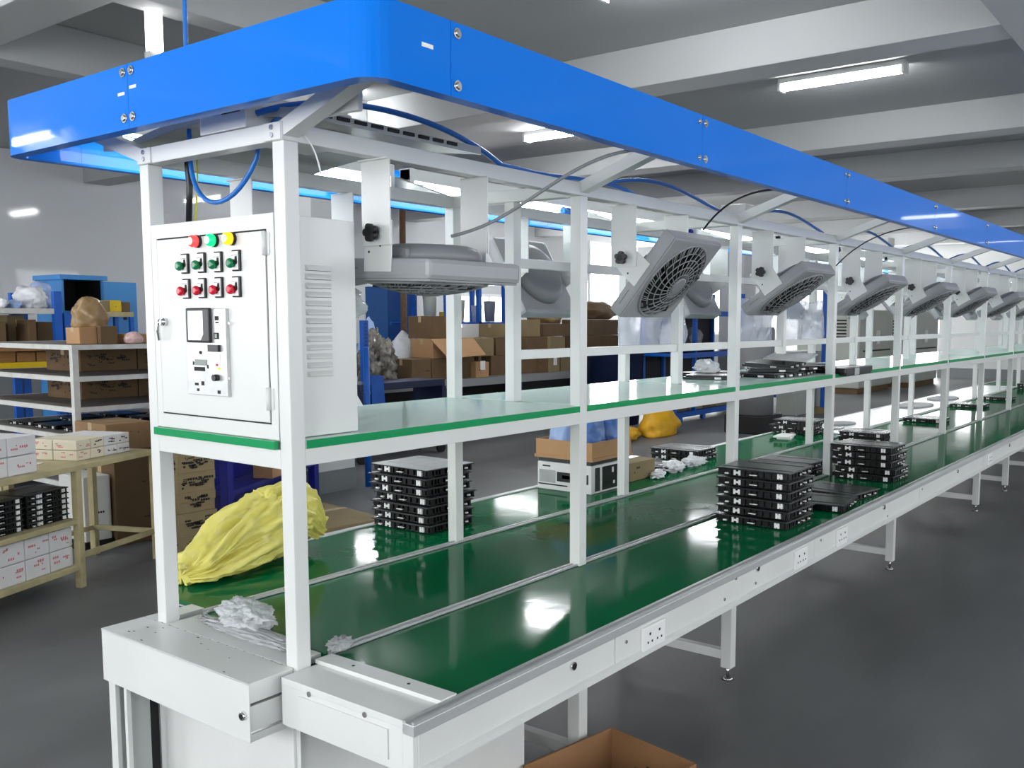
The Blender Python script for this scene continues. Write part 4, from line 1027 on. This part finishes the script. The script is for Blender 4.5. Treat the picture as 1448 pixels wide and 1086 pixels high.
carton('red_brown_box', 'reddish brown box on the shelf of the blue stand', 3.0, 3.3, 4.3, 4.46, .336, .45, card3, tapef=False, rz=R(28))
t = tag(MB().tube([(4.55, 4.83, 0), (4.55, 4.83, 1.3)], .03, 10).build('blue_pipe', rblue), 'blue upright pipe beside the white column', 'pipe')

# ------------------------------------------------------------------ white rack on the left with cartons
wr = thing('white_rack', 'white steel rack with wide shelves behind the cream table', 'rack', (1.92, 4.9, 0), world=True)
WX0, WX1, WY0, WY1 = 1.915, 3.35, 4.9, 6.5
for x in (WX0, WX1):
    for y in (WY0, WY1): MB().box(x-.022, x+.022, y-.022, y+.022, 0, 1.372, .002).build('leg', rackw, wr)
for z in (1.372, 1.148, .93, .73, .38):
    MB().box(WX0-.02, WX1+.02, WY0-.02, WY0, z-.035, z).box(WX0-.02, WX0, WY0, WY1, z-.035, z).box(WX1, WX1+.02, WY0, WY1, z-.035, z).box(WX0-.02, WX1+.02, WY1, WY1+.02, z-.035, z).build('shelf_edge', rackw, wr)
    MB().box(WX0, WX1, WY0, WY1, z-.012, z-.002).build('shelf_deck', rackd, wr)
for z, nm in ((.93, 'third'), (1.148, 'second')):
    zz = z-.001
    for i, (x0, x1) in enumerate(((2.28, 2.74), (2.75, 3.28))):
        carton('shelf_carton', '%s brown carton on the %s shelf of the white rack' % (['left', 'right'][i], 'upper' if nm == 'second' else 'lower'), x0, x1, 5.55, 6.1, zz, zz+.175, card2, 'brown cartons on the white rack', False, 3, 30+i)
rnd = random.Random(8)
for i in range(9):
    x = 2.12+(i % 3)*.36; y = 5.15+(i//3)*.42
    case(x, y, .729, rnd.uniform(-.2, .2), 'black case on the fourth white rack shelf, %s line, %s from the left' % (['front', 'middle', 'back'][i//3], ordw[i % 3]), 'black cases on the white rack')
def top_of_rack(u0, u1, vt, y, d, name, label, m, **k):
    a = at(u0, 470, y=y); b_ = at(u1, 470, y=y); z1 = at((u0+u1)/2, vt, y=y).z
    return carton(name, label, a.x, b_.x, y, y+d, 1.3725, z1, m, **k)
top_of_rack(112, 137, 463, 5.05, .2, 'rack_top_carton', 'brown carton under the wrapped bundle on top of the white rack', card3, marks=0)
bag('wrapped_bundle', 'bundle wrapped in brown film on top of the white rack', 'bundle', at(113, 460, y=5.2)*1+Vector((.06, -.03, -.025)), (.30, .24, .24), 51, brnb, sub=4, amp=.2, cone=.3)
top_of_rack(142, 166, 461, 5.0, .22, 'rack_top_tub', 'small brown tub with pink scraps on top of the white rack', card2, tapef=False)
bag('pink_scraps', 'pink and white crumpled scraps beside the wrapped bundle', 'scraps', (2.40, 4.98, 1.373), (.14, .12, .09), 52, mat('pink_scrap', (214, 180, 176), .6), sub=3)
top_of_rack(176, 212, 472, 5.05, .28, 'rack_top_tray', 'shallow brown tray under the white cloth on top of the white rack', card3, tapef=False)
bag('white_cloth', 'white crumpled cloth on the tray at the right of the rack top', 'cloth', (2.86, 5.18, 1.40), (.38, .24, .11), 53, whb, sub=4)
# low cream shelf with black cases at the far left
cs2 = thing('cream_stand', 'low cream stand at the far left behind the cream table', 'stand', (1.0, 4.42, 0), R(18))
MB().box(-.9, .32, 0, .5, .80, .83, .003).build('tabletop', cream, cs2); 
for x in (-.85, .27):
    for y in (.03, .47): MB().box(x-.02, x+.02, y-.02, y+.02, 0, .8).build('leg', cream, cs2)
for r_ in range(3):
    for i in range(3):
        v = Vector((1.0, 4.42, 0)) + Matrix.Rotation(R(18), 3, 'Z') @ Vector((.05-i*.34, .24, .831+r_*.034))
        case(v.x, v.y, v.z, R(18)+PI/2, 'black case on the low cream stand, %s layer from below, %s from right' % (ordw[r_], ordw[i]), 'black cases on the cream stand')

# ------------------------------------------------------------------ far background, built at its own depth
# blue cabinet with an open door, standing before the back wall
Yc = 8.2
x0, x1 = span(88, 146, 420, Yc); xd = at(192, 420, y=Yc).x; zt = zat(118, 396, Yc)
bc = thing('blue_cabinet', 'light blue steel cabinet with its door swung open, near the back wall on the left', 'cabinet', ((x0+x1)/2, Yc, 0), world=True)
MB().box(x0, x1, Yc+.55, Yc+.57, 0, zt).box(x0, x0+.02, Yc, Yc+.56, 0, zt).box(x1-.02, x1, Yc, Yc+.56, 0, zt).box(x0-.03, x1+.04, Yc-.03, Yc+.57, zt, zt+.05, .004).box(x0, x1, Yc, Yc+.56, 0, .08).build('body', cblue, bc)
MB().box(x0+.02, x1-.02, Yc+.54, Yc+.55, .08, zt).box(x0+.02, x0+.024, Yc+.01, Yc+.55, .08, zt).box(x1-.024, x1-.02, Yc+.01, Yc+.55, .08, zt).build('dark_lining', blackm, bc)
zsx = zat(160, 440, Yc)
for z in (zsx, zsx-.45, zsx-.9): MB().box(x0+.024, x1-.024, Yc+.01, Yc+.54, z-.02, z).build('inner_shelf', cblue, bc)
dd = MB().box(x1, xd, Yc-.02, Yc+.0, .08, zt-.01, .003).build('door', cblue, bc)
MB().box((x1+xd)/2+.02, (x1+xd)/2+.06, Yc-.026, Yc-.02, 1.55, 1.63).build('lock', blackm, dd)
# low shelf in front of the door with small cartons
xs0, xs1 = span(136, 189, 440, 7.7)
sh = thing('olive_rack', 'low olive rack carrying yellow and brown cartons in front of the blue cabinet door', 'rack', ((xs0+xs1)/2, 7.8, 0), world=True)
zo = zat(160, 441, 7.7)
MB().box(xs0, xs1, 7.7, 8.05, zo-.05, zo).build('shelf', cream, sh)
for x in (xs0+.02, xs1-.02):
    for y in (7.72, 8.03): MB().box(x-.02, x+.02, y-.02, y+.02, 0, zo-.05).build('leg', rblue, sh)
def bgbox(name, label, u0, u1, vt, y, d, z0, m, **k):
    a, b_ = span(u0, u1, vt, y); z1 = k.pop('z1', None) or zat((u0+u1)/2, vt, y)
    return carton(name, label, a, b_, y, y+d, z0, max(z1, z0+.03), m, **k)
bgbox('small_box', 'brown carton left of the yellow one before the blue cabinet', 138, 154.5, 425, 7.72, .25, zo+.001, card4, tapef=False)
bgbox('small_box', 'bright yellow carton before the blue cabinet door', 155, 171.5, 424.5, 7.72, .25, zo+.001, ybox, tapef=False, marks=1, seed=3)
bgbox('small_box', 'dark brown carton right of the yellow one before the blue cabinet', 172, 184, 427, 7.72, .25, zo+.001, card2, tapef=False)
# blue and white rack at the far left
Yl = 7.4
xl0, xl1 = at(-60, 440, y=Yl).x, at(85, 440, y=Yl).x
lr = thing('blue_post_rack', 'rack with blue perforated posts and a white shelf at the far left', 'rack', ((xl0+xl1)/2, Yl, 0), world=True)
zsh = zat(40, 436, Yl); zpt = zat(84, 412, Yl)
for x in (xl0+.04, (xl0+xl1)/2+.5, xl1-.03):
    for y in (Yl, Yl+.9): MB().box(x-.035, x+.035, y-.03, y+.03, 0, zpt if x == xl1-.03 else zsh-.04, .003).build('post', rblue, lr)
MB().box(xl0, xl1, Yl-.02, Yl+.94, zsh-.05, zsh).build('shelf', rackw, lr)
zb = zat(40, 487, Yl); MB().box(xl0, xl1, Yl-.02, Yl+.94, zb-.06, zb).build('lower_shelf', wood, lr)
zc_ = zat(40, 512, Yl); MB().box(xl0, xl1, Yl-.03, Yl+.94, zc_-.07, zc_).build('beam', ybox, lr)
MB().box(xl0, xl1, Yl-.02, Yl+.94, .14, .2).build('lower_shelf', wood, lr)
def bgbag(name, label, cat, u0, u1, vt, y, d, z0, m, seed, **k):
    a, b_ = span(u0, u1, vt, y); z1 = zat((u0+u1)/2, vt, y)
    return bag(name, label, cat, ((a+b_)/2, y+d/2, z0), (b_-a, d, z1-z0), seed, m, **k)
bgbag('white_bag', 'big white crumpled bag on the white shelf at the far left', 'bag', 37, 80, 402, Yl+.1, .5, zsh+.001, whb, 61, amp=.28, ridge=.6)
bgbag('blue_white_bag', 'blue and white bag standing behind the big white bag', 'bag', 50, 84, 396, Yl+.55, .3, zsh+.001, plblub, 62, amp=.2)
bgbag('blue_white_pack', 'low blue and white packet on the white shelf at the far left', 'bag', 18, 39, 423, Yl+.1, .4, zsh+.001, plblub, 63)
bgbag('white_pack', 'white packet with a dark lid at the left end of the white shelf', 'bag', -4, 17, 418, Yl+.1, .4, zsh+.001, whb, 64)
for i, (u0, u1, vt, m) in enumerate(((-30, 8, 455, card2), (10, 34, 446, card4), (39, 51, 452, card2), (52, 80, 455, card2))):
    bgbox('rack_carton', ['carton at the picture edge under the white shelf', 'larger carton with a clear patch under the white shelf', 'narrow carton behind the blue post under the white shelf', 'dark carton at the right under the white shelf'][i], u0, u1, vt, Yl+.05+.25*(i % 2), .5, zb+.001, m, group='cartons under the white shelf', tapef=True)
for i, (u0, u1, vt) in enumerate(((-20, 22, 497), (24, 50, 498), (52, 80, 497))):
    bgbox('rack_crate', '%s wooden crate on the yellow beam at the far left' % ['left', 'middle', 'right'][i], u0, u1, vt, Yl+.05, .5, zc_+.001, wood, group='crates on the yellow beam', tapef=False)

# long low deck full of cartons behind the line
Yd = 6.5; ZD = .79
xa_, xb_ = at(496, 540, y=Yd).x, at(905, 540, y=Yd).x
dk = thing('storage_deck', 'long dark storage deck piled with brown cartons behind the workbench', 'deck', ((xa_+xb_)/2, Yd, 0), world=True)
MB().box(xa_, xb_, Yd, Yd+1.4, ZD-.05, ZD).build('deck_board', rackd, dk)
MB().box(xa_, xb_, Yd-.02, Yd+.0, ZD-.10, ZD).build('deck_beam', drum, dk)
for i in range(5):
    x = xa_+.06+(xb_-xa_-.12)*i/4
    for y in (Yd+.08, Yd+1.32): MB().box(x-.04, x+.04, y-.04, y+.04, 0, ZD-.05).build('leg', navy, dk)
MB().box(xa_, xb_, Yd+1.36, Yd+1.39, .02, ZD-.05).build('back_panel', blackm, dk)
up = thing('blue_upright', 'blue perforated rack upright at the left end of the storage deck', 'post', (0, 0, 0), world=True)
ux = at(516, 500, y=6.42); zu = zat(516, 453, 6.42)
MB().box(ux.x-.04, ux.x+.04, 6.40, 6.46, 0, zu, .003).build('column', rblue, up)
m = MB()
for i in range(22): 
    z = .7+i*.04
    if z < zu-.02: m.box(ux.x-.014, ux.x-.006, 6.3985, 6.401, z, z+.018).box(ux.x+.006, ux.x+.014, 6.3985, 6.401, z, z+.018)
m.build('slot_hole', navy, up)
Z1 = ZD+.001
def dz(u, v, y): return zat(u, v, y)
zL = dz(640, 506, 6.62)
L1 = [(583, 610, 507, 6.62, .4, card2, 'carton lowest at the left of the deck pile'), (611, 650, 505, 6.60, .4, card2, 'wide carton under the open flap carton'), (650, 671, 508, 6.62, .4, card2, 'carton behind the small labelled carton'), (673, 692, 512, 6.53, .25, card3, 'small pale carton with a white label at the deck front'),
      (694, 724, 507, 6.7, .4, card2, 'carton left of the inner post on the deck'), (737, 760, 509, 6.66, .4, card2, 'carton right of the inner post on the deck'), (762, 777, 506, 6.62, .3, card2, 'tall narrow dark carton on the deck'), (778, 792, 505, 6.58, .3, card4, 'tall narrow pale carton with a blue label on the deck'), (793, 808, 506, 6.66, .4, card4, 'carton behind the second aisle post on the deck'),
      (828, 850, 512, 6.66, .4, card2, 'carton at the right part of the deck'), (851, 880, 507, 6.6, .4, card4, 'pale carton at the right end of the deck')]
for i, (u0, u1, vt, y, d, m, lb) in enumerate(L1):
    o = bgbox('deck_carton', lb, u0, u1-.6, vt, y, d, Z1, m, rz=((i*37) % 11-5)*.003, group='cartons on the storage deck', marks=2 if i % 3 == 0 else 0, seed=i, z1=None if i == 3 else zL)
    if i in (3, 7):
        w = (at(u1, 500, y=y).x-at(u0, 500, y=y).x)/2
        MB().box(-w*.3, w*.4, -d/2-.003, -d/2, .10, .22).build('label', wplast, o)
zL += .002; zL2 = dz(640, 479, 6.66)
L2 = [(614, 668, 474, 6.62, .42, card3, 'open carton with its front flap hanging down on the deck pile'), (671, 699, 481, 6.66, .4, card4, 'carton with a clear patch right of the open flap carton'), (701, 724, 483, 6.7, .4, card2, 'narrow carton in the second layer left of the inner post'), (744, 776, 480, 6.66, .42, card2, 'wide carton in the second layer right of the inner post'), (777, 800, 481, 6.62, .42, card4, 'pale carton in the second layer by the aisle post'), (832, 880, 490, 6.7, .5, card2, 'long carton in the second layer beyond the aisle post')]
for i, (u0, u1, vt, y, d, m, lb) in enumerate(L2):
    o = bgbox('deck_carton', lb, u0, u1-.8, vt, y, d, zL, m, rz=((i*29) % 9-4)*.012, group='cartons on the storage deck', z1=zL2)
    if i == 0:
        a, b_ = span(u0, u1, 490, y); zz = zL2+.002
        q = MB(); q.quad([(a-.05-o.location.x, -d/2-.01, zz-zL), (b_-o.location.x, -d/2-.01, zz-zL), (b_+.08-o.location.x, -d/2-.16, zz-zL-.22), (a+.12-o.location.x, -d/2-.16, zz-zL-.25)])
        f = q.build('flap', card3, o); md = f.modifiers.new('thick', 'SOLIDIFY'); md.thickness = .006
zL2 += .004
L3 = [(612, 650, 447, 6.75, .45, card2, 'dark brown carton on top of the open flap carton'), (707, 724, 458, 6.8, .4, card4, 'carton on top of the pile left of the inner post'), (745, 764, 452, 6.72, .4, card4, 'carton on top of the pile right of the inner post'), (766, 806, 458, 6.78, .4, card2, 'wide dark carton on top of the pile by the aisle post'), (829, 884, 452, 6.8, .5, card2, 'wide carton on top of the pile beyond the aisle post')]
for u0, u1, vt, y, d, m, lb in L3: bgbox('deck_carton', lb, u0, u1, vt, y, d, zL2, m, rz=((u0*7) % 9-4)*.015, group='cartons on the storage deck')
zL3 = zL2+.2
bgbag('brown_sack', 'slumped brown sack on the carton beyond the aisle post', 'sack', 830, 886, 426, 6.85, .5, dz(856.5, 452, 6.8)+.004, card2, 71, sub=4)
bgbag('brown_wrap', 'brown wrapped bundle on top of the pile by the aisle post', 'bundle', 768, 808, 428, 6.8, .5, dz(786, 458, 6.78)+.004, brnb, 72, sub=4)
bgbag('scrap_bag', 'large grey clear bag of parts at the left end of the deck', 'bag', 524, 580, 462, 6.56, .55, Z1, clrb, 73, sub=5, amp=.3, freq=2.6, ridge=1.1, cone=.3)
bgbag('scrap_bag', 'white clear film bag behind the grey bag of parts', 'bag', 562, 610, 467, 7.1, .4, Z1, whb, 74, sub=4, amp=.2)
bgbag('grey_sheet_bag', 'pale plastic cover standing over the grey bag of parts', 'bag', 519, 546, 447, 7.15, .3, Z1, plblub, 75, sub=4, point=.3)
a, b_ = span(655, 708, 470, 7.4); o = MB().box(a, b_, 7.4, 7.42, Z1, zat(680, 458, 7.4)).build('white_board', paper); tag(o, 'white board standing behind the cartons on the deck', 'board')
# dark blue pump trolley before the deck
tr = thing('pump_trolley', 'dark blue pump trolley parked in front of the storage deck', 'trolley', (0, 0, 0), world=True)
ta, tb = span(506, 626, 560, 5.9); zt_ = zat(560, 540, 5.9)
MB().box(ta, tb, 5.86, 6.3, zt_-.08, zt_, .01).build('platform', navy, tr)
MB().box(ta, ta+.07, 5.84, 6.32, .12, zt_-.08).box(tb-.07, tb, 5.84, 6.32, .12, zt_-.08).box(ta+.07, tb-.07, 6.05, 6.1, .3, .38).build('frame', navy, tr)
for x in (ta+.04, tb-.04):
    for y in (5.9, 6.26): MB().cyl((x, y-.02, .06), (x, y+.02, .06), .06, 16).build('wheel', blackm, tr)
c0 = at(535, 552, y=5.84); o = MB().prism([(-.09, -.24), (.10, -.22), (.075, .08), (-.10, .10)], -.02, .0, 'y').build('blue_cover', rblue, None, (c0.x, 5.8605, zt_-.0)); tag(o, 'bright blue perforated cover hung on the front of the pump trolley', 'cover')
# tall blue cabinet and pale door beyond
x0, x1 = span(548, 582, 440, 9.0); o = thing('blue_locker', 'tall blue locker seen under the level fan', 'locker', ((x0+x1)/2, 9.2, 0), world=True)
zk = zat(560, 405, 9.0)
MB().box(x0, x1, 9.0, 9.5, 0, zk, .004).build('body', mat('mid_blue_paint', (32, 92, 160), .4, var=.05), o); MB().box(x1+.005, x1+.10, 9.0, 9.06, 0, zk).build('side_frame', rackw, o)
# open blue rack with plastic tubs
Yb = 8.1
bk = thing('blue_frame_rack', 'open blue rack frame holding tubs, under the right end of the level fan', 'rack', (0, 0, 0), world=True)
ra, rb = span(600, 722, 420, Yb); zb0 = zat(690, 455, Yb)
for u in (632, 677, 713):
    x = at(u, 430, y=Yb).x
    for y in (Yb, Yb+.7): MB().box(x-.035, x+.035, y-.03, y+.03, 0, 2.35).build('post', rblue, bk)
for z in (zb0, zb0-.55, zb0+.62): MB().box(ra, rb, Yb-.03, Yb+.0, z-.04, z).box(ra, rb, Yb+.70, Yb+.73, z-.04, z).box(ra, rb, Yb, Yb+.7, z-.02, z-.01).build('shelf', rblue, bk)
for i, (u0, u1, vt, y, m, lb) in enumerate(((656, 668, 424, 8.15, mach, 'grey tub on the blue rack left of its middle post'), (682, 692, 432, 8.2, whb, 'white round tub low on the blue rack'), (700, 711, 426, 8.2, drum, 'grey bucket by the right post of the blue rack'), (614, 628, 418, 8.2, mach, 'grey-green crate at the left end of the blue rack'))):
    a, b_ = span(u0, u1, vt, y); r = (b_-a)/2; z1 = zat((u0+u1)/2, vt, y)
    tag(MB().lathe([(r*.8, 0), (r, (z1-zb0)*.9), (r*1.05, z1-zb0), (r*.9, z1-zb0+.002)], seg=20).build('plastic_tub', m, None, ((a+b_)/2, y+.2, zb0+.001)), lb, 'tub')
bgbox('yellow_crate', 'yellow crate on the lower blue rack shelf', 641, 654, 441, 8.15, .3, zb0+.001, ybox, tapef=False)
tag(MB().tube([(at(569, 320, y=7.97).x, 7.97, 0), (at(569, 320, y=7.97).x, 7.97, 3.6)], .045, 10).build('rusty_pipe', woodr), 'rusty brown upright pipe behind the level fan', 'pipe')
# blue wheeled shelf rack in the middle distance
Yw = 5.2
ws = thing('blue_shelf_rack', 'blue wheeled shelf rack seen between the second and third aisle posts', 'rack', (11.9, Yw, 0), world=True)
wx0, wx1 = 10.95, 13.3
for z in (1.70, 1.17, 1.06, .16): MB().box(wx0, wx1, Yw-.02, Yw+.6, z-.05, z).box(wx0, wx1, Yw-.03, Yw, z-.08, z+.0).build('shelf', rblue, ws)
for x in (wx0+.03, 11.6, wx1-.03):
    for y in (Yw+.01, Yw+.57): MB().box(x-.03, x+.03, y-.03, y+.03, .15, 2.0).build('post', rblue, ws)
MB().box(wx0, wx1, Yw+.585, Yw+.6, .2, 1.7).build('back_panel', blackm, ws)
for x in (wx0+.2, 11.9, wx1-.1): MB().cyl((x, Yw-.02, .045), (x, Yw+.04, .045), .045, 14).build('wheel', rblue, ws)
for i, (x, w, h, z, m, lb) in enumerate(((11.1, .22, .22, 1.701, whb, 'white scrap bag on the upper shelf of the blue rack'), (11.4, .22, .16, 1.701, blub, 'blue scrap bag on the upper shelf of the blue rack'), (12.2, .3, .14, 1.701, whb, 'pale scrap bag at the right of the upper shelf'), (11.2, .35, .35, 1.171, whb, 'white sack on the middle shelf of the blue rack'), (12.0, .3, .28, 1.171, drum, 'grey bundle on the middle shelf of the blue rack'))):
    bag('shelf_bag', lb, 'bag', (x, Yw+.25, z), (w, .3, h), 80+i, m, sub=3, group='bags on the blue shelf rack')
for i, (x, w, h, m) in enumerate(((11.25, .4, .45, card2), (11.75, .45, .38, card4), (12.22, .4, .33, card2), (12.7, .5, .3, card4), (13.0, .1, .4, ybox))):
    carton('shelf_box', '%s carton on the bottom shelf of the blue wheeled rack' % ordw[i], x-w/2, x+w/2, Yw+.05, Yw+.5, .161, .161+h, m, 'cartons on the bottom of the blue rack', tapef=False)
nb = thing('navy_bin', 'tall navy bin standing beside the deck behind the tilted fan', 'bin', (0, 0, 0), world=True)
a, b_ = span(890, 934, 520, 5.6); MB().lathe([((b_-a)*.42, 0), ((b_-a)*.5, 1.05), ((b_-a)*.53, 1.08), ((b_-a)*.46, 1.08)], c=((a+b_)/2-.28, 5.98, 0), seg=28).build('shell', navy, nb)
tag(bpy.data.objects[bag('golden_sack', 'golden yellow cloth sack standing on the floor before the blue wheeled rack', 'sack', (9.75, 4.75, 0), (1.25, .7, .56), 91, yelo, sub=4, cone=.8, amp=.2, rz=.2).name], 'golden yellow cloth sack standing on the floor before the blue wheeled rack', 'sack')
bag('golden_sack', 'flat golden sack lying on the floor left of the standing one', 'sack', (8.75, 4.8, 0), (1.0, .5, .20), 92, yelo, sub=4)
bag('blue_red_bag', 'small blue bag behind the golden sacks', 'bag', (9.2, 5.25, 0), (.5, .4, .45), 93, dblue, sub=3)
# grey drum on a black base
dm = thing('grey_drum', 'grey round drum on a black base behind the far belt', 'drum', (10.72, 3.8, 0), world=True)
MB().box(10.42, 11.02, 3.5, 4.1, 0, .26, .02).build('black_base', blackm, dm)
MB().lathe([(.27, .26), (.27, 1.42), (.25, 1.46), (.1, 1.47)], c=(10.72, 3.8, 0), seg=36).build('shell', drum, dm)
# low blue trolley with red goods further on
tq = thing('blue_dolly', 'low blue dolly with a red bundle beyond the grey drum', 'trolley', (14.6, 4.9, 0), world=True)
MB().box(14.0, 15.2, 4.6, 5.2, .22, .30).build('platform', rblue, tq)
for x in (14.1, 15.1):
    for y in (4.65, 5.15): MB().cyl((x, y-.03, .11), (x, y+.03, .11), .11, 16).build('wheel', rblue, tq)
bag('red_bundle', 'dull red bundle lying on the low blue dolly', 'bundle', (14.6, 4.9, .301), (.9, .4, .25), 95, redp2, sub=3)
# grey panel cabinet and blue upright past the third aisle post
gp = thing('grey_locker', 'grey locker standing before the blue upright past the third aisle post', 'locker', (0, 0, 0), world=True)
a, b_ = span(1126, 1160, 560, 4.2); MB().box(a, b_, 4.2, 4.55, 0, 1.05, .01).build('body', mach, gp); MB().box((a+b_)/2-.01, (a+b_)/2+.01, 4.19, 4.2, .3, .9).build('door_seam', ink, gp)
bu = thing('blue_upright', 'tall blue perforated upright past the third aisle post', 'post', (0, 0, 0), world=True)
x = at(1168, 560, y=4.0).x; MB().box(x-.11, x+.11, 3.98, 4.06, 0, 2.2).build('column', rblue, bu)
MB().box(x-.16, x+.16, 3.9, 4.15, 0, .1).build('foot', card4, bu)
# moulding machines and a white partition at the far end
for i, (u0, u1, vt, y, d, lb) in enumerate(((1216, 1262, 438, 4.9, 1.4, 'left beige machine cabinet at the far end of the hall'), (1288, 1326, 440, 4.6, 1.2, 'right beige machine cabinet at the far end of the hall'))):
    a, b_ = span(u0, u1, 490, y); zm = zat((u0+u1)/2, vt, y)
    t = thing('machine_cabinet', lb, 'machine', ((a+b_)/2, y, 0), group='beige machine cabinets', world=True)
    MB().box(a, b_, y, y+d, .12, zm, .03).build('body', mach, t); MB().box(a+.05, b_-.05, y+.05, y+d-.05, 0, .12).build('plinth', card2, t)
    m = MB()
    for k in range(6): m.box(a-.01, a, y+.3, y+.8, zm-.25-k*.07, zm-.22-k*.07)
    m.build('vent_slot', ink, t); MB().box(a+.2, b_-.2, y-.012, y, zm-.9, zm-.87).build('seam', ink, t); MB().box((a+b_)/2-.12, (a+b_)/2+.12, y-.03, y, zm-.75, zm-.45, .01).build('control_box', white, t)
pt = thing('white_partition', 'white partition with a grey base at the far right behind the line', 'partition', (26, 3, 0), world=True)
MB().box(25.6, 25.75, -1.5, 5.2, .28, 2.35).build('panel', wallm, pt); MB().box(25.58, 25.77, -1.5, 5.2, 0, .28).build('base', wallg, pt)
for y in (4.2, 2.8, 1.4, 0): MB().box(25.585, 25.6, y-.02, y+.02, .28, 2.35).build('joint', greyp, pt)

# ------------------------------------------------------------------ light, sky, exposure
w = bpy.data.worlds.new('world'); bpy.context.scene.world = w; w.use_nodes = True
bg = w.node_tree.nodes['Background']; bg.inputs[0].default_value = (.8, .9, 1, 1); bg.inputs[1].default_value = .6
for o in bpy.data.objects:
    if '_base' in o: del o['_base']
vs = bpy.context.scene.view_settings
bpy.context.scene.display_settings.display_device = 'sRGB'
vs.view_transform = 'Standard'; vs.look = 'None'; vs.gamma = 1.0; vs.use_curve_mapping = False
vs.exposure = 1.12
